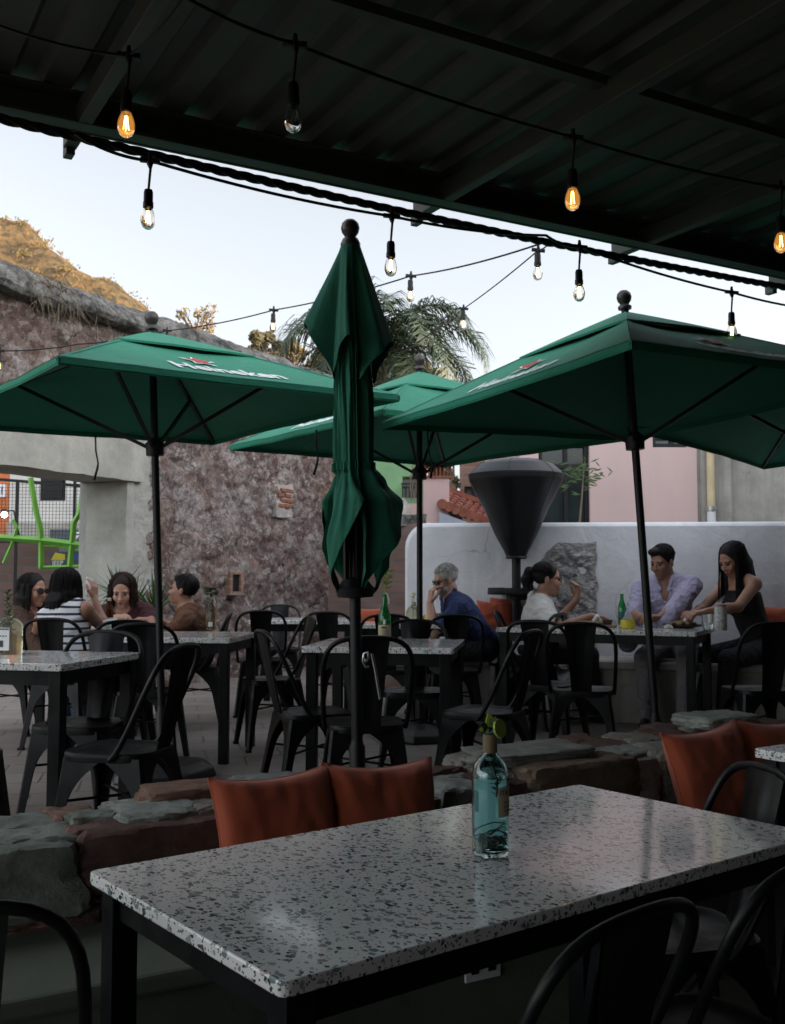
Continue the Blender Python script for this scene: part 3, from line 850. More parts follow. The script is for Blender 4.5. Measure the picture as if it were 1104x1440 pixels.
MB().lathe([(.05, 0), (.05, .012), (.062, .012), (.062, .05), (.05, .05), (.05, .06)], 14, (px, -.12, pz - .03)).build('pipe_collar', M['steel'], dp, smooth=40)
MB().tube([(px + .0, -.12, pz - .03), (px + .015, -.12, .3)], .05, 12).build('pipe_foot', M['white_paint'], dp, smooth=60)
# unseen block right of the picture, added to keep the sun off the courtyard
nb = thing('added_sun_blocker', 'unseen tall plain block added right of the courtyard to keep the sun off it', 'building', (6.6, 4, 0))
MB().box((3.9, 1.0, 3.1), (3.0, 13.9, 6.4)).build('wall', M['grey_render'], nb)
# brick building behind
YB = 16.5
bh = thing('brick_house', 'old red brick house with a barred window above the tiled roof', 'house', (0, YB, 0))
b0, _ = xz(648, 650, YB); b1, _ = xz(760, 650, YB)
q0, qz1 = xz(653, 684, YB); q1, qz0 = xz(690, 716, YB)
mb = MB(); wall_with_holes(mb, b0, b1, 0, 4.1, 0, .3, [(q0, q1, qz0, qz1)]); mb.build('wall', M['brick'], bh)
wf = facade_window(bh, q0, q1, qz0, qz1, .1, mull=(q0 + .14, q0 + .28), trans=(qz0 + .2,), gm='blue_pane')
s0, sz = xz(702, 634, YB)
MB().box((s0, -.03, sz + .1), (.12, .1, .30)).build('shutter', M['matte_black'], bh)
MB().box((b1 - .25, -.04, 2), (.22, .1, 4)).build('corner_pillar', M['brick_street'], bh)
# tiled roof and pink chimney house
YC = 14.0
ch = thing('chimney_house', 'small pink house with a brick topped chimney and terracotta tiles', 'house', (0, YC, 0))
e0, _ = xz(552, 715, YC); e1, ez = xz(650, 715, YC)
_, zt_ = xz(600, 708, YC)
MB().box(((e0 + e1) / 2, .8, zt_ / 2), (e1 - e0, 1.6, zt_)).build('wall', M['pink'], ch)
k0, kz = xz(596, 672, YC - .2); k1, _ = xz(632, 672, YC - .2); _, kz2 = xz(600, 651, YC - .2); _, kz3 = xz(600, 643, YC - .2)
cw, cxx = k1 - k0, (k0 + k1) / 2
cm = MB().box((cxx, 0, kz / 2 + .4), (cw, cw, kz - .8)).build('chimney', M['pink'], ch)
mb = MB(); mb.box((cxx, 0, kz + .015), (cw + .05, cw + .05, .03)); mb.box((cxx, 0, kz2 - .02), (cw + .06, cw + .06, .04))
for i in range(7):
    mb.box((cxx - cw / 2 + .02 + i * (cw - .04) / 6, -cw / 2 + .02, (kz + kz2) / 2), (.018, .035, kz2 - kz - .06)); mb.box((cxx - cw / 2 + .02, -cw / 2 + .02 + i * (cw - .04) / 6, (kz + kz2) / 2), (.033, .018, kz2 - kz - .06))
mb.box((cxx, .02, (kz + kz2) / 2), (cw * .6, cw * .6, kz2 - kz - .05))
mb.build('brick_grille', M['red_brick'], cm)
M['zinc'] = plain('zinc', (.42, .47, .55), .4, .2, 3)
MB().prism([(cxx - cw / 2, -cw / 2), (cxx + cw / 2, -cw / 2), (cxx + cw / 2, cw / 2), (cxx - cw / 2, cw / 2)], kz2 + .002, kz3 + .01).build('chimney_cap', M['zinc'], cm, bevel=.02)
M['tile'] = plain('terracotta', (.30, .105, .068), .8, .35, 9, .3)
r0, rz0 = xz(621, 709, YC - .3); r1, rz1 = xz(700, 742, YC - .3)
mb = MB(); A_, B_ = V(r0, -.3, rz0), V(r1 + .3, -.3, rz1 - .08)
for i in range(12):
    c_ = A_.lerp(B_, i / 11.0)
    for k in range(4):
        o_ = c_ + V(.045 * k, .30 * k, .05 * k)
        mb.tube([o_, o_ + V(.05, .33, .05)], [.066, .054], 10)
MB_r = mb.build('tile_roof', M['tile'], ch, smooth=50)
mb = MB(); mb.bar(A_ + V(.16, 1.25, .30), B_ + V(.16, 1.25, .30), .10, .07); mb.build('roof_ridge', M['tile'], ch)
mb = MB(); mb.add([A_ + V(-.03, .02, -.06), B_ + V(0, .02, -.06), B_ + V(.2, 1.4, .18), A_ + V(.2, 1.4, .18)], [(0, 1, 2, 3)])
mb.add([A_ + V(-.03, .04, -.10), B_ + V(0, .04, -.10), B_ + V(0, .04, -1.4), A_ + V(-.03, .04, -1.4)], [(3, 2, 1, 0)]); mb.build('roof_bed', M['zinc'], ch)
# green house and a pale boulder
YG = 19.0
gg = thing('green_house', 'light green house with an open balcony beyond the palm trunk', 'house', (0, YG, 0))
g0, _ = xz(520, 700, YG); g1, _ = xz(600, 700, YG); _, gz = xz(560, 636, YG); w0, wz1 = xz(566, 670, YG); w1, wz0 = xz(592, 700, YG)
M['green_render'] = plain('green_render', (.16, .30, .15), .85, .15, 3)
mb = MB(); wall_with_holes(mb, g0, g1, 0, gz, 0, .25, [(w0, w1, wz0, wz1)]); mb.build('wall', M['green_render'], gg)
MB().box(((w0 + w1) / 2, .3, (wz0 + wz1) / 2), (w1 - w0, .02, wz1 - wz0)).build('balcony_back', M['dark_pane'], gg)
mb = MB(); mb.box(((w0 + w1) / 2, -.08, wz0 + .25), (w1 - w0 + .05, .03, .03))
for i in range(6): mb.box((w0 + (w1 - w0) * i / 5, -.08, wz0 + .12), (.018, .018, .26))
mb.build('railing', M['matte_black'], gg)
bp = P(548, 735, 12.5)
mb, col = MB(), []; boulder(mb, col, (bp.x, bp.y, 1.1), (.62, .5, 1.75), .3, (.55, .52, .47), 77, sub=9, rough=.2, sq=2.6)
tag(mb.build('pale_rock', M['stone'], None, smooth=50, col=col), 'pale pointed boulder standing behind the end of the brown wall', 'rock')

# ---------------- what shows through the doorway
M['lime_paint'] = plain('lime_paint', (.15, .40, .05), .5, .15, 5)
M['orange_wall'] = plain('orange_wall', (.44, .13, .045), .85, .15, 3)
M['pale_wall'] = plain('pale_wall', (.52, .50, .47), .85, .12, 2)
def tag3(o, l, c): return tag(o, l, c)
YS = 19.0
oh = thing('orange_house', 'orange street house with a white framed window seen through the doorway', 'house', (0, YS, 0))
o1, _ = xz(13, 700, YS); wa, wza = xz(-8, 699, YS); wb_, wzb = xz(9, 681, YS)
mb = MB(); wall_with_holes(mb, o1 - 5, o1, FN, 4.2, 0, .3, [(wa, wb_, wza, wzb)]); mb.build('wall', M['orange_wall'], oh)
facade_window(oh, wa, wb_, wza, wzb, 0, mull=((wa + wb_) / 2,), fm='white_paint')
wh = thing('white_house', 'white street house with a dark shuttered window seen through the doorway', 'house', (0, YS, 0))
x1, _ = xz(175, 700, YS); d0, dz1 = xz(57, 672, YS); d1, dz0 = xz(92, 704, YS); e0_, ez1 = xz(74, 745, YS); e1_, ez0 = xz(112, 790, YS)
mb = MB(); wall_with_holes(mb, o1 + .004, x1, FN, 4.6, 0, .3, [(d0, d1, dz0, dz1)]); mb.build('wall', M['pale_wall'], wh)
fo = facade_window(wh, d0, d1, dz0, dz1, .05, mull=((d0 + d1) / 2,))
mb = MB()
for i in range(9): mb.box(((d0 + d1) / 2, -.01, dz0 + .07 + i * (dz1 - dz0 - .12) / 8), (d1 - d0 - .1, .03, .03))
mb.build('shutter_slats', M['matte_black'], fo)
_, lz = xz(60, 735, YS)
MB().box(((o1 + x1) / 2, -.06, (lz + FN) / 2), (x1 - o1 - .02, .10, lz - FN)).build('grey_plinth', M['grey_render'], wh)
M['slate_door'] = plain('slate_door', (.05, .065, .075), .5, .2)
MB().box(((e0_ + e1_) / 2, -.13, ez0 / 2 + ez1 / 2), (e1_ - e0_, .04, ez1 - ez0)).build('door', M['slate_door'], wh)
YF = 12.8
sb = thing('street_wall', 'low brown brick wall along the street beyond the doorway', 'wall', (0, YF + .6, 0))
s1, sz1 = xz(80, 762, YF + .6)
MB().box((s1 - 2.6, 0, sz1 / 2), (5.2, .2, sz1)).build('wall', M['brick_street'], sb)
# mesh fence
fe = thing('mesh_fence', 'dark wire mesh fence standing in the doorway to the street', 'fence', (0, YF, 0))
f0, fz1 = xz(-30, 672, YF); f1, _ = xz(128, 672, YF); _, fz0 = xz(20, 762, YF)
mb = MB(); mb.bar((f0, 0, fz1), (f1, 0, fz1 - .11), .035, .035); mb.bar((f0, 0, fz0), (f1, 0, fz0), .03, .03)
for u in (24, 105): x, _ = xz(u, 700, YF); mb.bar((x, 0, 0), (x, 0, fz1 - .03), .03, .03, (1, 0, 0))
mb.build('fence_frame', M['matte_black'], fe)
mb = MB()
x = f0
while x < f1: mb.bar((x, 0, fz0), (x, 0, fz1 - .06), .0045, .0045, (1, 0, 0)); x += .042
z = fz0
while z < fz1 - .05: mb.bar((f0, .003, z), (f1, .003, z), .0045, .0045); z += .042
mb.build('wire_mesh', M['matte_black'], fe)
# lime green steel frame
YL = 12.2
gf = thing('green_steel_frame', 'lime green painted steel frame of bars outside the doorway', 'frame', (0, YL, 0))
def pl(u, v): x, z = xz(u, v, YL); return V(x, 0, z)
for nm, pts, w in (('beam', [(-30, 754), (60, 760), (125, 768)], .10), ('post', [(43, 672), (50, 715), (57, 745), (58, 765), (58, 800)], .085), ('post', [(122, 660), (112, 722), (104, 735), (98, 800)], .09), ('strut', [(18, 731), (24, 742), (17, 765), (5, 792)], .05), ('rail', [(54, 798), (128, 796)], .05), ('rail', [(60, 768), (80, 768), (118, 776)], .03)):
    mb = MB(); q = [pl(*p) for p in pts]
    for i in range(len(q) - 1): pass
    mb.tube(q, w * .40, 4); mb.build(nm, M['lime_paint'], gf)
def text_mesh(body, size, bold=0.012, shear=0.0, depth=0.0):
    cu = bpy.data.curves.new('text', 'FONT'); cu.body = body; cu.size = size; cu.offset = bold * size; cu.shear = shear; cu.align_x = 'CENTER'; cu.extrude = depth; cu.resolution_u = 3
    o = bpy.data.objects.new('text', cu); C.objects.link(o)
    dg = bpy.context.evaluated_depsgraph_get(); dg.update()
    me = bpy.data.meshes.new_from_object(o.evaluated_get(dg))
    vs = [v.co.copy() for v in me.vertices]; fs = [tuple(p.vertices) for p in me.polygons]
    bpy.data.objects.remove(o); bpy.data.curves.remove(cu); bpy.data.meshes.remove(me)
    return vs, fs
def flat_text(name, body, size, mat, parent, c, bold=.012):
    vs, fs = text_mesh(body, size, bold, 0, .002)
    mb = MB(); mb.add([V(c[0] + p.x, c[1] - p.z, c[2] + p.y) for p in vs], fs)
    return mb.build(name, mat, parent)
bn_ = thing('street_banner', 'small dark banner with white JEEP lettering and a yellow and blue picture', 'banner', (0, YL + .3, 0))
j0, jz1 = xz(71, 776, YL + .3); j1, jz0 = xz(118, 797, YL + .3)
MB().box(((j0 + j1) / 2, 0, (jz0 + jz1) / 2), (j1 - j0, .02, jz1 - jz0)).build('sheet', M['slate_door'], bn_)
M['blue'] = plain('blue', (.03, .08, .28), .6, .4, 8)
mb = MB(); x_ = j0 + .01; mb.add([(x_, -.014, jz1 - .10), (x_ + .17, -.014, jz1 - .10), (x_ + .17, -.014, jz1 - .03), (x_ + .05, -.014, jz1 - .01)], [(0, 1, 2, 3)]); mb.build('yellow_patch', M['yellow'], bn_)
mb = MB(); mb.add([(j1 - .16, -.014, jz1 - .09), (j1 - .01, -.014, jz1 - .11), (j1 - .01, -.014, jz1 - .01), (j1 - .12, -.014, jz1 - .0)], [(0, 1, 2, 3)]); mb.build('blue_patch', M['blue'], bn_)
flat_text('lettering', 'JEEP', .075, M['white_print'], bn_, (j0 + .095, -.016, jz0 + .02))
sg = thing('shop_sign', 'small white sign with dark letters partly hidden behind the door jamb', 'sign', (0, YS - 2.0, 0))
j0, jz1 = xz(106, 748, YS - 2); j1, jz0 = xz(126, 762, YS - 2)
MB().box(((j0 + j1) / 2, 0, (jz0 + jz1) / 2), (j1 - j0, .03, jz1 - jz0)).build('board', M['white_paint'], sg)
flat_text('lettering', 'ZIS', .15, M['ink'], sg, ((j0 + j1) / 2, -.018, jz0 + .025))
MB().box(((j0 + j1) / 2, .02, jz0 / 2), (.05, .05, jz0)).build('post', M['matte_black'], sg)
lp = P(6, 724, 13.4)
sl = thing('street_lamp', 'bright white lit wall lamp beside the orange house', 'lamp', lp)
MB().ball((0, 0, 0), (.040, .038, .036)).build('lamp_globe', M['lamp_white'], sl, smooth=180)
MB().tube([(0, .02, .05), (.10, .05, .06), (.16, .1, -.25), (.16, .1, -lp.z)], .014, 6).build('bracket', M['matte_black'], sl)
MB().lathe([(.06, .04), (.03, .075), (.0, .08)], 12).build('lamp_cap', M['matte_black'], sl)

# ================================================================== ROOF, CABLES AND STRING LIGHTS
RE0, RD, RN = V(-1.38, 3.66, 0), V(.870, .494, 0), V(-.494, .870, 0)
rang = math.atan2(RD.y, RD.x)
RZ = 2.75
rf = thing('patio_roof', 'dark corrugated metal roof on steel rafters covering the near tables', 'roof', (RE0.x, RE0.y, RZ), rang)
mb = MB()
prof = [(0, .0), (.10, .0), (.125, .035), (.185, .035), (.21, .0)]
x = -6.0; pts = []
while x < 9.0:
    for a, h in prof[:-1]: pts.append((x + a, h))
    x += .21
mb.add([(a, .02, .125 + h) for a, h in pts] + [(a, -9.0, .125 + h) for a, h in pts], [(i, len(pts) + i, len(pts) + i + 1, i + 1) for i in range(len(pts) - 1)])
mb.build('corrugated_sheet', M['roof'], rf)
mb = MB(); mb.box((1.5, -.03, .06), (15, .012, .125)); mb.box((1.5, -.075, .006), (15, .078, .010)); mb.box((1.5, -.08, .115), (15, .07, .010))
mb.build('edge_beam', M['roof'], rf)
def rt(u, v, z):
    p = PZ(u, v, z) - RE0; return p.dot(RD)
for u, v in ((105, 192), (594, 298), (867, 357), (1086, 402)):
    t = rt(u, v, RZ + .02)
    mb = MB(); mb.box((t, -2.0, .045), (.05, 4.3, .085)); mb.box((t, .155, .0), (.035, .06, .05)); mb.build('rafter', M['roof'], rf, bevel=.004)
for y in (-1.15, -2.5):
    MB().box((1.5, y, .085), (15, .05, .035)).build('purlin', M['roof'], rf)
# unseen dark building behind the viewer, added to keep the near zone dark
rb = thing('added_rear_building', 'unseen dark building added behind the near tables to hold off light from behind', 'building', (RE0.x, RE0.y, 0), rang)
M['dark_wall'] = concrete('dark_wall', (.05, .045, .04), (.08, .075, .065), .2)
mb = MB(); mb.box((1.5, -7.2, 1.3), (15, .3, 3.1)); mb.box((8.2, -4.6, 1.3), (.3, 5.2, 3.1)); mb.build('wall', M['dark_wall'], rb)
MB().box((1.5, -3.6, 3.0), (15, 7.5, .06)).build('roof_slab', M['dark_wall'], rb)
MB().box((4.4, -7.02, .9), (1.0, .06, 2.2)).build('door', M['slate_door'], rb)

# twisted thick cable under the roof edge
c0 = PZ(-60, 152, RZ - .03); c1 = PZ(1180, 417, RZ - .03)
mb = MB()
for k in range(3):
    pts = []
    n = 330
    for i in range(n + 1):
        p = c0.lerp(c1, i / n); q = i * .42 + k * 2 * PI / 3
        pts.append(p + V(0, 0, math.sin(q) * .009 - .04 * 4 * (i / n) * (1 - i / n)) + RN * math.cos(q) * .009)
    mb.tube(pts, .0105, 6)
tag(mb.build('thick_cable', M['matte_black'], None, smooth=180), 'thick twisted black cable stretched just below the roof edge', 'cable')

def string_light(label, pts, bulbs, cord_r=.006, drop=.11, s=1.0, group='string lights', amber=False):
    """pts: polyline of the cord; bulbs: (point, lit)"""
    root = thing('string_light', label, 'string light', pts[0], 0, group)
    o = Vector(pts[0])
    MB().tube([Vector(p) - o for p in pts], cord_r, 6).build('cord', M['matte_black'], root, smooth=180)
    for bp, lit in bulbs:
        bp = Vector(bp) - o
        mb = MB()
        mb.bar(bp + V(-.035, 0, .004) * s, bp + V(.035, 0, -.004) * s, .014 * s, .016 * s)
        mb.tube([bp + V(0, 0, .03) * s, bp + V(0, 0, -.012) * s, bp + V(0.002, 0, -.03) * s, bp + V(-.004, 0, -drop)], [.006 * s, .012 * s, .005 * s, .0045 * s], 8)
        b = bp + V(-.004, 0, -drop)
        mb.lathe([(0, .005), (.014, .003), (.017, -.008), (.017, -.04), (.019, -.045), (.019, -.062), (.014, -.066), (0, -.066)], 12, b) if s == 1 else mb.lathe([(r * s, z * s) for r, z in [(0, .005), (.014, .003), (.017, -.008), (.017, -.04), (.019, -.045), (.019, -.062), (.014, -.066), (0, -.066)]], 12, b)
        so = mb.build('lamp_socket', M['matte_black'], root, smooth=50)
        pr = [(.013, -.062), (.016, -.068), (.0225, -.083), (.0265, -.100), (.0258, -.117), (.019, -.133), (.010, -.140), (0, -.142)]
        MB().lathe([(r * s, z * s) for r, z in pr], 18, b).build('bulb', M['amber_glass' if (lit and amber) else 'bulb_glass' if lit else 'glass_dim'], so, smooth=180)
        mb = MB()
        for k in range(4):
            q = k * PI / 2 + .4
            mb.tube([b + V(.004 * math.cos(q), .004 * math.sin(q), -.072) * s, b + V(.009 * math.cos(q), .009 * math.sin(q), -.118) * s], (.0010 if lit else .0005) * s, 5)
        mb.build('filament', M['filament' if lit else 'steel'], so)
    return root
M['glass_dim'] = NT('bulb_glass_unlit').set(Base_Color=(.85, .86, .85), Roughness=.02, IOR=1.2, Transmission_Weight=1.0)
zs = 2.52
def smooth_poly(ctrl, sag=.02, n=12):
    out = []
    for i in range(len(ctrl) - 1):
        out += sag_pts(ctrl[i], ctrl[i + 1], sag, n)[:-1]
    return out + [Vector(ctrl[-1])]
A1 = [PZ(230, -22, zs + .03), PZ(415, 62, zs), PZ(806, 193, zs), PZ(1098, 264, zs), PZ(1300, 300, zs)]
string_light('string light with an unlit bulb hanging under the dark roof above the closed parasol', smooth_poly(A1, .015), [(A1[1], False), (A1[2], True), (A1[3], True)], amber=True, s=.92, cord_r=.005)
b0 = PZ(181, 78, 2.62)
string_light('short light string with one glowing amber bulb under the roof at the upper left', smooth_poly([PZ(-40, 20, 2.66), b0, PZ(262, -12, 2.66)], .02), [(b0, True)], s=.95, cord_r=.004, amber=True)
z2 = 2.60
A2 = [PZ(105, 188, z2 + .06), PZ(211, 226, z2), PZ(551, 304, z2 - .01), PZ(768, 331, z2 + .03)]
string_light('string light with two bulbs against the open sky left of the roof edge', smooth_poly(A2, .018), [(A2[1], True), (A2[2], True)])
A3 = [PZ(768, 331, z2 + .03), PZ(815, 347, z2), PZ(1029, 411, z2), PZ(1160, 436, z2 + .03)]
string_light('string light with two bulbs against the white sky above the right parasol', smooth_poly(A3, .015), [(A3[1], True), (A3[2], True)])
A4 = [P(768, 340, 5.0), P(578, 388, 6.6), P(385, 436, 7.8), P(235, 465, 8.6), P(110, 484, 8.5), P(-10, 493, 8.3)]
string_light('long string light running from the roof edge across to the old stone wall', smooth_poly(A4, .02), [(A4[1], True), (A4[2], True), (A4[3], False), (P(0, 493, 8.35), True)], drop=.03, cord_r=.005)
A5 = [P(776, 338, 5.0), P(757, 352, 5.4), P(652, 434, 7.6), P(560, 500, 9.6)]
string_light('string light slanting down from the roof edge towards the palm', smooth_poly(A5, .01), [(A5[1], True), (A5[2], True)], drop=.02, cord_r=.004)

# ================================================================== PARASOLS
UR, UH = 1.40, 2.07 ; UA = 2.54             # corner radius, hem height, apex height
def can_pt(k, t, s, rise=0.0, zscale=1.0):
    """panel k, t from apex to hem, s from -1 to 1 between the ribs"""
    a0, a1 = k * PI / 2, (k + 1) * PI / 2
    c0 = V(math.cos(a0), math.sin(a0), 0) * UR; c1 = V(math.cos(a1), math.sin(a1), 0) * UR
    hem = c0.lerp(c1, (s + 1) / 2)
    hem *= 1 - .035 * (1 - s * s)
    p = hem * t
    z = UA - (UA - UH) * (t ** 1.06)
    z -= .030 * (1 - s * s) * 4 * t * (1 - t) * .6
    z += .006 * noise.noise(Vector((p.x * 4 + k * 9, p.y * 4, 1))) * (1 - s * s)
    return V(p.x, p.y, z + rise)
def umbrella(label, x, y, zoff, corner_deg, lean=(0, 0), pole_low=0.0, base=True, texts=(), strap=None, peak=.47):
    global UA
    UA = UH + peak
    root = thing('parasol', label, 'parasol', (x, y, 0), 0, 'open green parasols')
    root.rotation_mode = 'ZYX'
    root.rotation_euler = (lean[0], lean[1], rad(corner_deg))
    Z = V(0, 0, zoff)
    mb = MB()
    for k in range(4):
        mb.grid(lambda a, b: can_pt(k, .28 + .72 * b, -1 + 2 * a) + Z, 24, 16)
        mb.grid(lambda a, b: can_pt(k, .28 + .72 * b, -1 + 2 * a) + Z - V(0, 0, .004), 24, 16, flip=True)
        mb.grid(lambda a, b: can_pt(k, 1.0, -1 + 2 * a) * (1 - .0 * b) + Z - V(0, 0, .028 * b), 24, 2)
        mb.grid(lambda a, b: can_pt(k, 1.0, -1 + 2 * a) * .996 + Z + V(0, 0, UH * .0) - V(0, 0, .028 * b), 24, 2, flip=True)
    for k in range(4):
        mb.grid(lambda a, b: can_pt(k, .945 + .053 * b, -.995 + 1.99 * a) + Z + V(0, 0, .0035 + .0015 * math.sin(b * PI)), 24, 2)
        for sg in (-1, 1):
            mb.grid(lambda a, b: can_pt(k, .40 + .595 * b, sg * (1 - (.004 + .020 * a) / max(.05, (.40 + .595 * b)))) + Z + V(0, 0, .004), 1, 14, flip=(sg > 0))
    can = mb.build('canopy', M['canvas'], root, smooth=50)
    mb = MB()
    for k in range(4):
        f = lambda a, b, d=0: can_pt(k, .02 + .40 * b, -1 + 2 * a) + Z + V(0, 0, .010 + .028 * (1 - (-1 + 2 * a) ** 2) * b - d)
        mb.grid(lambda a, b: f(a, b), 20, 10); mb.grid(lambda a, b: f(a, b, .004), 20, 10, flip=True)
        mb.grid(lambda a, b: f(a, 1.0) - V(0, 0, .012 * b), 20, 1)
    mb.build('vent_flap', M['canvas'], can, smooth=50)
    for k, mirror in texts:
        vs_, fs_ = text_mesh('Heineken', .185, .03)
        def place(p, lift=.006):
            tx = p[0] / 1.0; wd = lambda t: UR * t * math.sqrt(2) / 2
            t = .93 - p[1] / 1.08
            s = max(-.98, min(.98, tx / wd(t)))
            return can_pt(k, t, s) + Z + V(0, 0, lift)
        sgn = 1.0
        mb = MB(); mb.add([place((sgn * (p.x * .96), p.y + .04)) for p in vs_], fs_)
        mb.build('lettering', M['white_print'], can)
        star = []
        def starpts(R, r): return [((R if i % 2 == 0 else r) * math.sin(i * PI / 5) * 1.15, (R if i % 2 == 0 else r) * math.cos(i * PI / 5) + .285) for i in range(10)]
        for R, r, mt, lf in ((.105, .047, 'white_print', .008), (.082, .034, 'red_print', .011)):
            pp = starpts(R, r); cpt = (0, .285)
            mb = MB(); mb.add([place((p[0] - .08, p[1]), lf) for p in pp] + [place((-.08, .285), lf)], [(i, 10, (i + 1) % 10) for i in range(10)])
            mb.build('star_outline' if mt == 'white_print' else 'star', M[mt], can)
    top = UA + zoff
    MB().lathe([(.021, pole_low), (.021, top - .0), (.019, top + .02)], 16).build('pole', M['matte_black'], root, smooth=50)
    MB().lathe([(.0, top + .02), (.036, top + .022), (.038, top + .036), (.024, top + .048), (.026, top + .054), (.036, top + .068), (.041, top + .088), (.036, top + .109), (.021, top + .124), (0, top + .129)], 18).build('finial', M['wood_ball'], root, smooth=60)
    MB().lathe([(.022, 1.80 + zoff), (.050, 1.80 + zoff), (.052, 1.87 + zoff), (.034, 1.885 + zoff), (.022, 1.90 + zoff)], 16).build('hub', M['matte_black'], root, smooth=50)
    for k in range(4):
        d = V(math.cos(k * PI / 2), math.sin(k * PI / 2), 0)
        rb_ = MB(); pts = [can_pt(k, t, -1) + Z - V(0, 0, .018) for t in (.02, .2, .4, .6, .8, .995)]
        for i in range(5): rb_.bar(pts[i], pts[i + 1], .018, .018)
        r_ = rb_.build('rib', M['matte_black'], root)
        MB().bar(V(0, 0, 1.85 + zoff) + d * .045, can_pt(k, .56, -1) + Z - V(0, 0, .028), .016, .02).build('strut', M['matte_black'], r_)
    if strap:
        p = can_pt(strap[0], 1.0, strap[1]) + Z
        MB().tube([p + V(0, 0, -.02), p + V(.0, .0, -.12), p + V(.01, .01, -.20), p + V(.0, .025, -.23), p + V(-.015, .0, -.31)], [.006, .006, .005, .008, .009], 5).build('tie_strap', M['matte_black'], root)
    if base:
        mb = MB(); pf = [(.29, 0), (.30, .015), (.285, .055), (.22, .085), (.10, .10), (.045, .105)]
        mb.lathe(pf, 8); mb.build('base', M['rubber'], root, bevel=.008)
        MB().lathe([(.034, .10), (.034, .36), (.027, .37), (.022, .40)], 14).build('base_sleeve', M['matte_black'], root, smooth=40)
    return root
# lean: rotation about x then y, degrees -> small real leans of the poles
umbrella('open green parasol nearest the old stone wall with lettering facing right', -1.27, 5.85, 0.0, -4, (0, rad(-2.3)), texts=((3, 0),), strap=(1, -.1), peak=.43)
umbrella('farthest open green parasol behind the closed one, lettering partly hidden', .19, 7.28, .0, -10, (0, 0), texts=((2, 0), (3, 0)), strap=(2, .2), peak=.49)
umbrella('open green parasol on the right with print on both near sides', 1.405, 5.53, .0, -103, (rad(-1.2), rad(-3.1)), texts=((0, 0), (3, 0)), strap=(2, .7), peak=.48)
umbrella('open green parasol mostly hidden behind the right one at the edge', 2.94, 6.65, .05, 0, (rad(-4.5), 0))

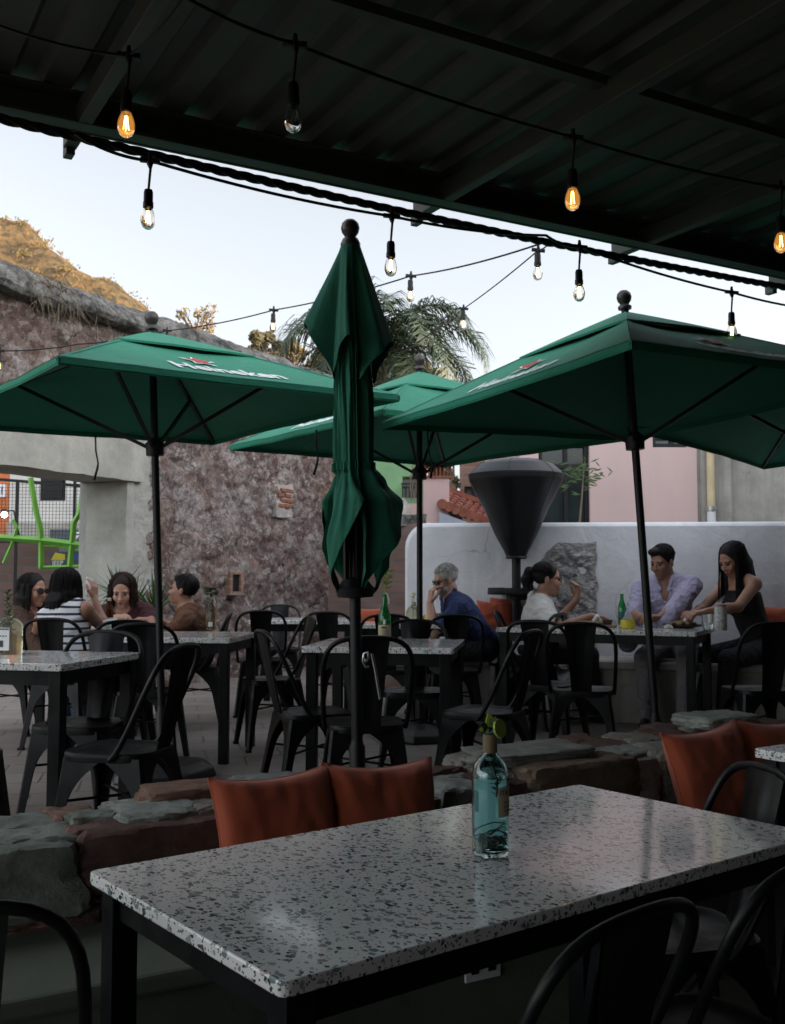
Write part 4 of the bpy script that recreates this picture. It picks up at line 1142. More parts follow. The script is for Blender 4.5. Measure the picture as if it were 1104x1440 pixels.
def closed_umbrella():
    root = thing('closed_parasol', 'closed green parasol tied round its pole standing in the middle', 'parasol', (-.142, 4.42, 0), 0)
    root.rotation_euler = (0, rad(-.9), 0)
    AP = 2.51
    ribs = [rad(a) for a in (-152, -66, 22, 110)]
    def ang_u(th):
        for k in range(4):
            a = ribs[k]; b = ribs[(k + 1) % 4] + (2 * PI if k == 3 else 0)
            t = th - 6 * PI
            while t < a: t += 2 * PI
            if t <= b: return k, (t - a) / (b - a)
        return 0, 0
    amps = (.86, 1.22, .75, .72)
    def itp(x, tab):
        for (x0, y0), (x1, y1) in zip(tab, tab[1:]):
            if x <= x1:
                f = max(0.0, (x - x0) / (x1 - x0)); f = f * f * (3 - 2 * f); return y0 + (y1 - y0) * f
        return tab[-1][1]
    RIB = [(.10, .045), (.35, .062), (.75, .066), (.93, .064), (1.08, .084), (1.24, .116), (1.36, .110), (1.44, .086), (1.50, .060)]
    MID = [(.10, .050), (.35, .070), (.75, .080), (.93, .082), (1.00, .118), (1.09, .185), (1.3, .22)]
    def lower(h_, th):
        k, u = ang_u(th)
        m = math.sin(PI * u)
        tri = 1 - abs(2 * u - 1); mh = tri ** 1.05
        L = 1.48 - (.40, .42, .34, .38)[k] * mh - (.03 if k == 2 else 0) * (1 - m)
        h = .10 + (L - .10) * h_
        w = (.55 * m ** 1.6 + .45 * tri ** 1.4) if h > .95 else m ** 1.6
        r = itp(h, RIB) * (1 - w) + itp(h, MID) * w * (amps[k] if h > .95 else 1)
        sk = max(0.0, min(1.0, (h - .96) / .12))
        fold = .016 * (.5 - abs(math.sin(th * 5.5 + h * 1.2 + .6 * math.sin(h * 3)))) + .010 * (.5 - abs(math.sin(th * 10.5 - h * 1.1))) + .006 * (.5 - abs(math.sin(th * 17 + h * 2.0 + 2 * math.sin(h * 5)))) + .010 * noise.noise(Vector((math.cos(th) * 2.4, math.sin(th) * 2.4, h * 1.6))) * (1 + sk)
        r = max(.028, r + fold * min(1, h * 3))
        th2 = th + (.30 + .35 * sk) * w
        return V(r * math.cos(th2), r * math.sin(th2), AP - h)
    mb = MB(); N = 200
    mb.grid(lambda a, b: lower(b, a * 2 * PI), N, 90, flip=True)
    mb.grid(lambda a, b: lower(b, a * 2 * PI) * 1.0 - V(math.cos(a * 2 * PI), math.sin(a * 2 * PI), 0) * .004, N, 90)
    can = mb.build('canopy', M['canvas_shaded'], root, smooth=60)
    fr = (.24, .18, .24, .26)
    def flap(b, th):
        k, u = ang_u(th)
        m = math.sin(PI * u) ** 1.1
        tip = {0: (.42, .105), 1: (.43, .165), 2: (.34, .16), 3: (.32, .195)}[k]
        L = .60 - (.60 - tip[0]) * m
        h = .0 + L * b
        r = .042 + .050 * b * (1 - .1 * b) + (tip[1] - .07) * m * b ** 1.0
        r += .016 * (.5 - abs(math.sin(th * 5.5 + .4 * b + 1))) * b + .008 * (.5 - abs(math.sin(th * 8.5))) * b + .010 * noise.noise(Vector((math.cos(th) * 3, math.sin(th) * 3, h * 1.5 + 7))) * b
        th2 = th + .25 * m * b
        return V(r * math.cos(th2), r * math.sin(th2), AP + .03 - h)
    mb = MB()
    mb.grid(lambda a, b: flap(b, a * 2 * PI), N, 40, flip=True)
    mb.grid(lambda a, b: flap(b, a * 2 * PI) - V(math.cos(a * 2 * PI), math.sin(a * 2 * PI), 0) * .004, N, 40)
    mb.build('vent_flap', M['canvas_shaded'], can, smooth=60)
    mb = MB()
    mb.grid(lambda a, b: (lambda p: V(p.x * 1.02 + .006 * math.cos(a * 2 * PI), p.y * 1.02 + .006 * math.sin(a * 2 * PI), AP - .905 - .045 * b))(lower(.60, a * 2 * PI)), N, 2, flip=True)
    def tie(a, b):
        th = a * 2 * PI; best = max((lower(h, th) for h in (.56, .6, .64, .68, .72, .76, .8, .85)), key=lambda p: -abs(p.z - (AP - .93)))
        r = math.hypot(best.x, best.y) + .006; q = math.atan2(best.y, best.x)
        return V(r * math.cos(q), r * math.sin(q), AP - .915 - .035 * b)
    mb = MB(); mb.grid(tie, N, 2, flip=True); mb.build('tie_strap', M['canvas_shaded'], can, smooth=60)
    MB().lathe([(.024, 0.0), (.024, AP), (.02, AP + .04)], 16).build('pole', M['matte_black'], root, smooth=50)
    for a_ in ribs:
        MB().bar((.03 * math.cos(a_), .03 * math.sin(a_), AP - .05), (.040 * math.cos(a_), .040 * math.sin(a_), AP - 1.42), .018, .018).build('rib', M['matte_black'], root)
    top = AP + .02
    MB().lathe([(.0, top), (.040, top + .0), (.044, top + .018), (.034, top + .040), (.024, top + .048), (.026, top + .054), (.036, top + .068), (.041, top + .088), (.036, top + .109), (.021, top + .124), (0, top + .129)], 18).build('finial', M['wood_ball'], root, smooth=60)
    MB().lathe([(.024, 1.02), (.075, 1.025), (.085, 1.06), (.05, 1.10), (.024, 1.11)], 16).build('hub', M['matte_black'], root, smooth=50)
    hk = MB()
    pts = [V(.045, -.03, .78)] + [V(.052 + .022 * math.sin(q), -.04, .775 + .022 * math.cos(q)) for q in [k * PI / 5 for k in range(-3, 6)]] + [V(.085, -.04, .74), V(.105, -.045, .66), V(.118, -.05, .56)]
    MB().tube([V(.03, -.02, .77), V(.045, -.04, .755), V(.055, -.045, .775), V(.05, -.045, .795), V(.035, -.045, .79), V(.03, -.045, .76), V(.04, -.045, .735), V(.055, -.045, .735)], .0055, 6).build('crank_eye', M['steel'], root, smooth=60)
    MB().tube([V(.068, -.045, .79), V(.082, -.048, .72), V(.10, -.05, .60)], .006, 6).build('crank_hook', M['steel'], root, smooth=60)
    mb = MB(); mb.lathe([(.29, 0), (.30, .015), (.285, .055), (.22, .085), (.10, .10), (.045, .105)], 8); mb.build('base', M['rubber'], root, bevel=.008)
    MB().lathe([(.034, .10), (.034, .40), (.027, .41), (.024, .43)], 14).build('base_sleeve', M['matte_black'], root, smooth=40)
closed_umbrella()

# ================================================================== PATIO HEATER UNDER ITS COVER
h_ = P(726, 785, 8.75)
ht = thing('patio_heater', 'patio heater under a black cone shaped cover with a round side shelf', 'heater', (h_.x, h_.y, 0))
def hz(v): return CAM_H + (P(726, v, 8.75).z - CAM_H)
zt, zw, zb = hz(645), hz(668), hz(786)
def cone(a, b):
    th = a * 2 * PI
    pr = [(.0, zt + .0), (.10, zt - .004), (.22, zt - .02), (.31, zt - .05), (.375, zw + .03), (.398, zw), (.395, zw - .05), (.36, zw - .12), (.27, zw - .29), (.18, zb + .21), (.105, zb + .07), (.086, zb + .03), (.082, zb)]
    x = b * (len(pr) - 1); i = min(int(x), len(pr) - 2); f = x - i
    r = pr[i][0] * (1 - f) + pr[i + 1][0] * f; z = pr[i][1] * (1 - f) + pr[i + 1][1] * f
    r *= 1 + (.010 * math.sin(th * 7 + z * 5) + .012 * noise.noise(Vector((math.cos(th) * 5, math.sin(th) * 5, z * 2)))  + .01 * noise.noise(Vector((math.cos(th) * 2, math.sin(th) * 2, z * 4)))) * min(1, b * 2)
    return V(r * math.cos(th), r * math.sin(th), z)
M['vinyl'] = plain('vinyl', (.005, .0055, .0075), .42, .3, 9, .3, 40)
cv = MB().grid(cone, 64, 48, flip=True).build('cover', M['vinyl'], ht, smooth=60)
mb = MB()
for k in range(6):
    mb.tube([cone(k / 6 + .04, b / 24) * 1.0 + V(.004 * math.cos((k / 6 + .04) * 2 * PI), .004 * math.sin((k / 6 + .04) * 2 * PI), .001) for b in range(1, 25)], .0018, 5)
mb.tube([cone(a / 48, .415) * 1.0 + V(.003 * math.cos(a / 48 * 2 * PI), .003 * math.sin(a / 48 * 2 * PI), 0) for a in range(48)], .002, 5, closed=True)
mb.tube([cone(a / 48, .965) + V(.004 * math.cos(a / 48 * 2 * PI), .004 * math.sin(a / 48 * 2 * PI), 0) for a in range(48)], .006, 5, closed=True)
mb.build('seam', M['vinyl'], cv, smooth=60)
MB().lathe([(.038, .1), (.038, zb + .3)], 16).build('post', M['matte_black'], ht, smooth=40)
zr = hz(834)
MB().lathe([(.03, zr - .012), (.24, zr - .012), (.245, zr + .0), (.24, zr + .045), (.225, zr + .045), (.22, zr + .035), (.03, zr + .035)], 32).build('shelf', M['matte_black'], ht, smooth=40)
MB().lathe([(.09, zr - .06), (.09, zr - .013), (.035, zr - .013)], 20).build('shelf_bracket', M['matte_black'], ht, smooth=40)
MB().lathe([(.23, 0), (.23, .05), (.21, .07), (.20, .62), (.18, .66), (.04, .66)], 28).build('base_tank', M['matte_black'], ht, smooth=40)

# ================================================================== CHAIRS
def chair_proto(label, loc, rz):
    root = thing('metal_chair', label, 'chair', loc, rz, 'black metal chairs')       # faces +y locally
    m = M['black_metal']
    # seat: rounded square, slightly dished, with a turned-down lip
    def seat_fn(a, b):
        q = a * 2 * PI; n = 4.5
        c, s = math.cos(q), math.sin(q)
        r = 1.0 / (abs(c) ** n + abs(s) ** n) ** (1 / n)
        hw = .178 + (.012 * s)
        prof = [(0, .432), (.45, .433), (.8, .438), (.93, .446), (.985, .447), (1.0, .440), (1.0, .415), (.96, .412)]
        x = b * (len(prof) - 1); i = min(int(x), len(prof) - 2); f = x - i
        k = prof[i][0] * (1 - f) + prof[i + 1][0] * f; z = prof[i][1] * (1 - f) + prof[i + 1][1] * f
        return V(c * r * hw * k, s * r * .178 * k, z)
    MB().grid(seat_fn, 48, 14, flip=True).build('seat', m, root, smooth=40)
    # legs: folded tapering sheet, widening under the seat so that each side forms an arch
    def leg(sx, sy):
        mb = MB()
        N = 14
        top, bot = V(sx * .163, sy * .163, .428), V(sx * .213, sy * (.212 if sy > 0 else .235), 0)
        L = []
        for i in range(N + 1):
            t = i / N
            w = .034 + .024 * (1 - t) + .118 * max(0, 1 - t / .42) ** 2.2
            p = top.lerp(bot, t)
            L.append((p, w))
        vs, fs = [], []
        for p, w in L:
            vs += [p + V(-sx * w, -.004 * sy, 0), p + V(-sx * .012, 0, 0), p + V(0, -sy * .012, 0), p + V(-.004 * sx, -sy * w, 0)]
        for i in range(N):
            for k in range(3):
                q = (i * 4 + k, i * 4 + k + 1, i * 4 + 5 + k, i * 4 + 4 + k)
                fs.append(q if sx * sy < 0 else q[::-1])
        # inner skin for thickness
        n0 = len(vs)
        for p, w in L:
            vs += [p + V(-sx * w, -.014 * sy, 0), p + V(-sx * .016, -sy * .012, 0), p + V(-sx * .012, -sy * .016, 0), p + V(-.014 * sx, -sy * w, 0)]
        for i in range(N):
            for k in range(3):
                q = (n0 + i * 4 + k, n0 + i * 4 + k + 1, n0 + i * 4 + 5 + k, n0 + i * 4 + 4 + k)
                fs.append(q[::-1] if sx * sy < 0 else q)
            for k in (0, 3):
                fs.append((i * 4 + k, i * 4 + 4 + k, n0 + i * 4 + 4 + k, n0 + i * 4 + k))
        e = N * 4
        for k in range(3): fs.append((e + k, e + k + 1, n0 + e + k + 1, n0 + e + k))
        mb.add(vs, fs)
        mb.box(bot + V(-sx * .016, -sy * .016, .008), (.036, .036, .016))
        return mb
    for sx, sy in ((1, 1), (-1, 1), (1, -1), (-1, -1)):
        leg(sx, sy).build('leg', m, root, smooth=35)
    mb = MB()
    mb.tube([V(-.165, -.165, .27), V(.165, .165, .27)], .006, 6); mb.tube([V(.165, -.165, .262), V(-.165, .165, .262)], .006, 6)
    mb.build('cross_brace', m, root, smooth=60)
    half = [(.186, -.045, .425), (.190, -.075, .455), (.195, -.125, .545), (.200, -.175, .65), (.198, -.215, .735), (.178, -.243, .795), (.135, -.258, .829), (.075, -.265, .842), (0, -.267, .845)]
    pts = [V(*p) for p in half] + [V(-p[0], p[1], p[2]) for p in half[-2::-1]]
    # smooth the polyline once
    sm = []
    for i in range(len(pts) - 1):
        sm += [pts[i] * .75 + pts[i + 1] * .25, pts[i] * .25 + pts[i + 1] * .75]
    sm = [pts[0]] + sm + [pts[-1]]
    bf = MB().tube(sm, .0115, 10)
    bf.build('back_frame', m, root, smooth=60)
    def splat(a, b, d=0.0):
        z = .432 + .408 * b
        hw = .058 + .034 * b ** 1.2
        y = -.168 - .094 * b ** .85 + .012 * (1 - (2 * a - 1) ** 2) - d
        rib = .006 * (math.exp(-((2 * a - 1) / .45) ** 8)) * min(1, 6 * b, 6 * (1 - b))
        return V(hw * (2 * a - 1), y + rib, z)
    mb = MB().grid(lambda a, b: splat(a, b), 14, 12, flip=True); mb.grid(lambda a, b: splat(a, b, .004), 14, 12)
    mb.build('backrest', m, root, smooth=60)
    return root
proto = None
def chair(label, x, y, face_deg, z=0.0, scale=None):
    """face_deg: compass of the facing direction, 0 = +x, 90 = +y"""
    global proto
    rz = rad(face_deg - 90)
    if proto is None:
        proto = chair_proto(label, (x, y, z), rz); return proto
    return dup(proto, (x, y, z), rz, label, 'black metal chairs')

# near area
adeg = math.degrees(math.atan2(.612, .791))                # long direction of the near table
chair('black metal chair tucked under the front of the near table, back to viewer', .20, 1.81, adeg + 90 + 4, FN)
chair('black metal chair at the lower right corner beside the near table end', .62, 2.13, adeg + 88, FN)
chair('black metal chair at the far end of the near table before orange cushion', .74, 2.77, adeg + 180 - 26, FN)
chair('black metal chair in the lower left corner of the picture', -.735, 1.905, 100, FN)
chair('black metal chair at the second near table on the right edge', 1.62, 3.02, 118, FN)
# terrace
chair('black metal chair facing left before the table with the clear bottle', -1.06, 4.12, 168)
chair('black metal chair pushed under the left table and facing the camera', -1.43, 4.83, -99)
chair('black metal chair cut by the left edge of the picture', -1.66, 3.92, 5)
chair('black metal chair with a lit backrest at the left side of the middle table', -.40, 5.24, 22)
chair('black metal chair behind the closed parasol pole, back to the camera', -.13, 4.86, 96)
chair('black metal chair at the right side of the middle table, shiny seat', .46, 5.28, 152)
chair('black metal chair on the far side of the middle table', .13, 6.22, -92)
chair('black metal chair in front of the table with the flower vase, back to the camera', -1.44, 6.22, 92)
chair('black metal chair between the vase table and the table of four', -1.72, 6.62, 112)
chair('black metal chair at the right end of the table with the flower vase', -.80, 6.95, 200)
chair('black metal chair that the woman in the striped top sits on', -2.18, 7.0, 84)
chair('black metal chair that the man in the brown shirt sits on', -1.50, 7.95, 186)
chair('black metal chair that the woman in dark brown sits on', -2.78, 7.55, 8)
chair('black metal chair that the woman in the maroon top sits on', -2.10, 8.35, -88)
chair('black metal chair at the far wall table, near side left', -1.08, 8.62, 96)
chair('black metal chair on the far side of the far wall table', -1.08, 10.0, -84)
chair('black metal chair at the far wall table, near side right', -.44, 8.35, 75)
chair('black metal chair in front of the table of the man in blue, left', -.02, 7.72, 86)
chair('black metal chair in front of the table of the man in blue, right', .44, 7.62, 92)
chair('black metal chair beside the heater post', 1.02, 7.9, 150)
chair('black metal chair in front of the right diners, left one', .99, 6.62, 62)
chair('black metal chair in front of the right diners, second from left', 1.14, 6.30, 78)
chair('black metal chair in front of the woman in the dark dress', 2.20, 6.32, 96)
chair('black metal chair that the woman with the ponytail sits on', 1.08, 8.22, -12)

# ================================================================== TABLES
def table(label, cx, cy, lx, ly, ang_deg, z=0.0, h=.75, th=.032, group='terrazzo tables', inset=.05):
    t = thing('terrazzo_table', label, 'table', (cx, cy, z), rad(ang_deg), group)
    n = 10
    def rr(w, d, r, k=5):
        o = []
        for sx, sy, a0 in ((1, 1, 0), (-1, 1, 90), (-1, -1, 180), (1, -1, 270)):
            for i in range(k + 1):
                a = rad(a0 + 90 * i / k); o.append((sx * (w / 2 - r) + r * math.cos(a), sy * (d / 2 - r) + r * math.sin(a)))
        return o
    MB().prism(rr(lx, ly, .018), h - th, h).build('tabletop', M['terrazzo'], t, bevel=.0035)
    mb = MB(); zz = h - th - .032
    for sy in (-1, 1): mb.box((0, sy * (ly / 2 - inset), zz), (lx - 2 * inset - .056, .026, .062))
    for sx in (-1, 1): mb.box((sx * (lx / 2 - inset), 0, zz), (.026, ly - 2 * inset - .056, .062))
    mb.build('frame', M['black_metal'], t)
    for sx in (-1, 1):
        for sy in (-1, 1):
            MB().box((sx * (lx / 2 - inset), sy * (ly / 2 - inset), (h - th - .001) / 2), (.056, .056, h - th - .001)).build('leg', M['black_metal'], t, bevel=.003)
    return t
cT = V(-.165, 1.59, 0) + V(.791, .612, 0) *   .7435 + V(-.612, .791, 0) * .379
table('large pale terrazzo table in the foreground with the blue bottle on it', cT.x, cT.y, 1.487, .758, adeg, FN, .75, .025)
t2 = PZ(1082, 1060, FN + .75)
table('second near terrazzo table, only its corner showing at the right edge', t2.x + .60, t2.y + .10, 1.0, .72, 34, FN)
def tdir(deg): return V(math.cos(rad(deg)), math.sin(rad(deg)), 0)
c1 = V(-1.37, 4.34, 0); ex, ey = tdir(-8), tdir(77)
def tab_from_corner(label, corner, lx, ly, ang):      # corner = front right corner
    ax, ay = tdir(ang), tdir(ang + 90)
    c = corner - ax * lx / 2 + ay * ly / 2
    return table(label, c.x, c.y, lx, ly, ang)
tab_from_corner('terrazzo table at the left edge carrying the square clear bottle', V(-1.365, 4.34, 0), 1.2, .72, -13)
tab_from_corner('square terrazzo table in the middle carrying the green bottle', V(.315, 5.34, 0), .80, .80, -8)
tab_from_corner('terrazzo table with the flower vase beside the left parasol pole', V(-.965, 6.24, 0), .80, .76, -6)
table('terrazzo table of the four friends near the doorway', -2.17, 7.68, .74, .70, 4)
table('terrazzo table standing empty in front of the old wall', -.76, 9.22, .90, .66, -4)
table('terrazzo table of the man in the blue shirt', .15, 8.40, .86, .62, -3)
tab_from_corner('long terrazzo table of the three diners at the right', V(2.02, 6.95, 0), 1.42, .74, -26)

# ================================================================== CUSHIONS
def cushion(label, c, face, tilt, size=.40, thick=.13, roll=0.0, name='orange_cushion', group='orange cushions'):
    """c: centre of the cushion, face: unit vector the front looks to"""
    def f(a, b, sgn):
        x, y = 2 * a - 1, 2 * b - 1
        k = max(0.0, (1 - x ** 4)) ** .5 * max(0.0, (1 - y ** 4)) ** .5
        pin = 1 - .095 * (1 - abs(x) ** 2) * abs(y) ** 4
        pin2 = 1 - .085 * (1 - abs(y) ** 2) * abs(x) ** 4
        wr = .010 * noise.noise(Vector((x * 2.2 + c[0] * 9, y * 2.2, sgn))) + .014 * noise.noise(Vector((x * 5 + c[0] * 3, y * 1.5, 3))) * abs(y) ** 1.5 + .008 * abs(noise.noise(Vector((x * 3 + y * 2 + c[0] * 5, y * 4 - x, 9))))
        sagx = -.02 * max(0, y) ** 3 * (1 - x * x)
        return V(x * size / 2 * pin2, sgn * (thick / 2 * k * .95 + wr * k + .003), y * size / 2 * pin + sagx * size)
    mb = MB()
    mb.grid(lambda a, b: f(a, b, -1), 28, 28); mb.grid(lambda a, b: f(a, b, 1), 28, 28, flip=True)
    o = mb.build(name, M['orange'], None, smooth=180)
    seam = MB(); ring = [f(i / 24, 0, 0) for i in range(24)] + [f(1, i / 24, 0) for i in range(24)] + [f(1 - i / 24, 1, 0) for i in range(24)] + [f(0, 1 - i / 24, 0) for i in range(24)]
    s = seam.tube(ring, .0035, 6, closed=True).build('piping', M['orange'], o, smooth=60)
    rz = math.atan2(face[1], face[0]) + PI / 2
    o.rotation_mode = 'XYZ'
    o.matrix_world = Matrix.Translation(c) @ Matrix.Rotation(rz, 4, 'Z') @ Matrix.Rotation(tilt, 4, 'X') @ Matrix.Rotation(roll, 4, 'Y')
    return tag(o, label, 'cushion', group)
face = -WN
def wall_cushion(label, u, v_top, roll=0.0, size=.40, tilt=rad(-16), back=.115, dz=0):
    d = ray(u, v_top); p0 = W(0, -back, 0); k = (p0 - V(0, 0, CAM_H)).dot(WN) / d.dot(WN); p = V(0, 0, CAM_H) + d * k
    zc = .135 + size / 2 * .97 + dz
    return cushion(label, V(p.x, p.y, zc), face, tilt, size, roll=roll)
wall_cushion('orange cushion leaning on the stone wall, left of the pair behind the near table', 393, 1150, rad(-1.5))
wall_cushion('orange cushion leaning on the stone wall, right of the pair behind the near table', 540, 1130, rad(2))
wall_cushion('orange cushion standing behind the metal chair at the right end of the near table', 1003, 1070, rad(-4), .41)
wall_cushion('orange cushion cut by the right edge of the picture above the second table', 1098, 1060, rad(3), .41, back=.10)
def far_cushion(label, u, v, y, fdir, s=.36): return cushion(label, P(u, v, y), fdir, rad(-14), s)
far_cushion('red orange cushion behind the man in blue, left one', 697, 872, 8.92, (-.3, -1), .34)
far_cushion('red orange cushion behind the man in blue, right one', 716, 866, 8.96, (-.1, -1), .34)
far_cushion('red orange cushion on the wall bench right of the woman in the dark dress', 1098, 885, 8.12, (-.3, -1), .38)
far_cushion('low red orange cushion left of the blue shirted man behind his table', 520, 880, 9.4, (0, -1), .34)
for i_, (sx, sy) in enumerate(()): pass

# ================================================================== THINGS ON THE TABLES
def on(u, v, z): return PZ(u, v, z)
# --- blue bottle
bp = on(690, 1203, FN + .75); bp.z = FN + .75 + .001
bb = thing('blue_bottle', 'tall pale blue glass bottle with herbs, water and a lime wedge on the near table', 'bottle', bp)
R_, H_ = .0405, .238
out_p = [(0, .004), (.028, .0), (.037, .002), (R_, .008), (R_, .165), (.0395, .180), (.035, .196), (.026, .208), (.0185, .215), (.0155, .222), (.0148, .262), (.0185, .264), (.0190, .274), (.0150, .277)]
in_p = [(.0118, .277), (.0118, .222), (.0145, .214), (.022, .205), (.031, .194), (.0355, .180), (.0365, .165), (.0365, .016), (.030, .012), (0, .012)]
MB().lathe(out_p + in_p, 40).build('glass_body', M['blue_glass'], bb, smooth=35)
MB().lathe([(0, .0122), (.030, .0122), (.0363, .0162), (.0363, .168), (0, .168)], 40).build('water', M['water'], bb, smooth=35)
MB().lathe([(.0160, .221), (.0156, .2605), (.0150, .2605), (.0154, .221)], 28).build('neck_label', M['brown_paper'], bb, smooth=40)
mb = MB()
a0 = math.atan2(-bp.y, -bp.x)
def lab(a, b): q = a0 + rad(24) + rad(95) * a; return V((R_ + .0006) * math.cos(q), (R_ + .0006) * math.sin(q), .088 + .064 * b)
mb.grid(lab, 20, 2); lb = mb.build('front_label', M['label_paper'], bb, smooth=60)
vs_, fs_ = text_mesh('ITAL', .0155, .02)
mb = MB(); mb.add([(lambda q: V((R_ + .0012) * math.cos(q), (R_ + .0012) * math.sin(q), .134 + p.y))(a0 + rad(52) + p.x / R_) for p in vs_], fs_); mb.build('lettering', M['ink'], lb)
mb = MB()
for k in range(3): mb.grid(lambda a, b: (lambda p: V(p.x * 1.02, p.y * 1.02, .100 + k * .009 + .0016 * b))(lab(.2 + .55 * a, 0)), 8, 1)
mb.build('fine_print', M['ink'], lb)
mb = MB()
def lab2(a, b): q = a0 - rad(58) + rad(20) * a; return V((R_ + .0006) * math.cos(q), (R_ + .0006) * math.sin(q), .098 + .045 * b)
M['teal_print'] = plain('teal_print', (.03, .12, .11), .6, .1)
mb.grid(lab2, 6, 1); mb.build('side_strip', M['teal_print'], bb, smooth=60)
random.seed(3)
def sprig(base, top, leaf=.012, nl=14, seed=1, spread=.014, w=.0016, mat='leaf'):
    random.seed(seed); mb = MB()
    base, top = Vector(base), Vector(top)
    pts = [base.lerp(top, i / 6) + V(random.uniform(-1, 1), random.uniform(-1, 1), 0) * spread * .25 for i in range(7)]
    mb.tube(pts, w, 5)
    for i in range(nl):
        p = base.lerp(top, .25 + .75 * i / nl); q = i * 2.4
        d = V(math.cos(q), math.sin(q), random.uniform(-.1, .8)).normalized(); s = d.cross(V(0, 0, 1)).normalized() * leaf * .28
        e = p + d * leaf; m = p + d * leaf * .5 + V(0, 0, leaf * .1)
        mb.add([p, m + s, e, m - s], [(0, 1, 2), (0, 2, 3)])
    return mb
M['herb'] = plain('herb', (.07, .13, .035), .55, .5, 60)
sprig((.006, .0, .232), (.012, -.006, .128), .016, 26, 4).build('herb_sprig', M['herb'], bb)
mb = MB(); mb.grid(lambda a, b: (lambda q: V((R_ + .0006) * math.cos(q), (R_ + .0006) * math.sin(q), .040 + .118 * b))(a0 + PI - rad(62) + rad(112) * a), 24, 2)
mb.build('back_label', M['back_paper'], bb, smooth=60)
mb = MB(); random.seed(12)
for i in range(9):
    z = random.uniform(.03, .075); q = random.uniform(0, 6.28)
    mb.tube([V(.030 * math.cos(q + k * .45), .030 * math.sin(q + k * .45), z + .012 * math.sin(k * .9 + i)) * 1.0 for k in range(8)], .0012, 4)
for i in range(48):
    q = random.uniform(0, 6.28); r = random.uniform(.0, .031); z = random.uniform(.034, .052)
    p = V(r * math.cos(q), r * math.sin(q), z); d = V(random.uniform(-1, 1), random.uniform(-1, 1), random.uniform(-.3, .3)).normalized() * .011
    s = d.cross(V(0, 0, 1)).normalized() * .004
    mb.add([p, p + d * .5 + s, p + d, p + d * .5 - s], [(0, 1, 2), (0, 2, 3)])
mb.build('herb_bed', M['herb'], bb)
lm = thing('lime_wedge', 'cut lime slices and a leaf stuck in the mouth of the blue bottle', 'lime', bp + V(0, 0, .277))
def slice_(c, r, nrm, a0_, a1_, th=.005):
    nrm = Vector(nrm).normalized(); x = nrm.orthogonal().normalized(); y = nrm.cross(x)
    n = 16; vs = []
    for s in (-1, 1):
        vs.append(Vector(c) + nrm * s * th / 2)
        for i in range(n + 1):
            q = a0_ + (a1_ - a0_) * i / n; vs.append(Vector(c) + nrm * s * th / 2 + (x * math.cos(q) + y * math.sin(q)) * r)
    m = n + 2; fs = [(0, i + 2, i + 1) for i in range(n)] + [(i + 1, i + 2, m + i + 2, m + i + 1) for i in range(n)] + [(m, m + i + 1, m + i + 2) for i in range(n)]
    fs += [(0, 1, m + 1, m), (n + 1, 0, m, m + n + 1)]
    return vs, fs
mb = MB(); mb.add(*slice_((-.010, -.002, .008), .021, (.25, -1, .25), 0, PI * 1.15)); mb.build('lime_slice', M['lime'], lm)
mb = MB(); mb.add(*slice_((.021, -.004, -.004), .021, (.75, -.65, .2), 0, PI * 2)); mb.build('lime_slice', M['lime'], lm)
mb = MB(); c = V(-.016, -.008, .004)
for k in range(3):
    d = V(-.8 + .5 * k, -.3, -.25 + .35 * k).normalized() * .034; s = d.cross(V(0, -1, .4)).normalized() * .009
    b_ = V(0, 0, -.002); mb.add([b_, b_ + d * .5 + s, b_ + d, b_ + d * .5 - s], [(0, 1, 2), (0, 2, 3)])
mb.build('leaf', M['leaf'], lm)

def bottle(name, label, base, prof, mat, group=None, neck=None, ridge=24):
    t = thing(name, label, 'bottle', base, 0, group)
    MB().lathe(prof, ridge).build('glass_body', M[mat], t, smooth=40)
    return t
# --- square clear bottle on the left table
p = on(12, 920, .75); p.z = .751
cb = thing('clear_bottle', 'square shouldered clear bottle with a white label and green sprigs on the left table', 'bottle', p, rad(-12))
def sq_ring(w, d, r, z, k=4):
    o = []
    for sx, sy, a0_ in ((1, 1, 0), (-1, 1, 90), (-1, -1, 180), (1, -1, 270)):
        for i in range(k + 1):
            a = rad(a0_ + 90 * i / k); o.append(V(sx * (w / 2 - r) + r * math.cos(a), sy * (d / 2 - r) + r * math.sin(a), z))
    return o
def loft(rings):
    n = len(rings[0]); vs = [p for r in rings for p in r]; fs = []
    for i in range(len(rings) - 1):
        for k in range(n): fs.append((i * n + k, i * n + (k + 1) % n, (i + 1) * n + (k + 1) % n, (i + 1) * n + k))
    fs.append(tuple(range(n - 1, -1, -1))); fs.append(tuple((len(rings) - 1) * n + k for k in range(n)))
    mb = MB(); mb.add(vs, fs); return mb
M['herb_water'] = NT('herb_water').set(Base_Color=(.72, .70, .50), Roughness=.03, IOR=1.2, Transmission_Weight=.92)
loft([sq_ring(.100, .085, .018, 0), sq_ring(.106, .09, .02, .006), sq_ring(.106, .09, .02, .135), sq_ring(.092, .08, .03, .155), sq_ring(.05, .05, .024, .172), sq_ring(.034, .034, .0169, .182), sq_ring(.032, .032, .0159, .215), sq_ring(.037, .037, .0184, .217), sq_ring(.037, .037, .0184, .228)]).build('glass_body', M['herb_water'], cb, smooth=40)
cl_ = MB().box((.0, -.0462, .072), (.062, .0015, .105)).build('label_sheet', M['paper'], cb)
mb = MB(); mb.box((0, -.0476, .118), (.056, .001, .006)); mb.box((-.012, -.0476, .05), (.026, .001, .030))
for k in range(3): mb.box((-.014 + k * .014, -.0476, .086), (.008, .001, .006))
mb.build('label_print', M['ink'], cl_)
sprig((0, 0, .05), (-.01, .0, .29), .036, 40, 7, .02, .002).build('sprig', M['leaf'], cb)
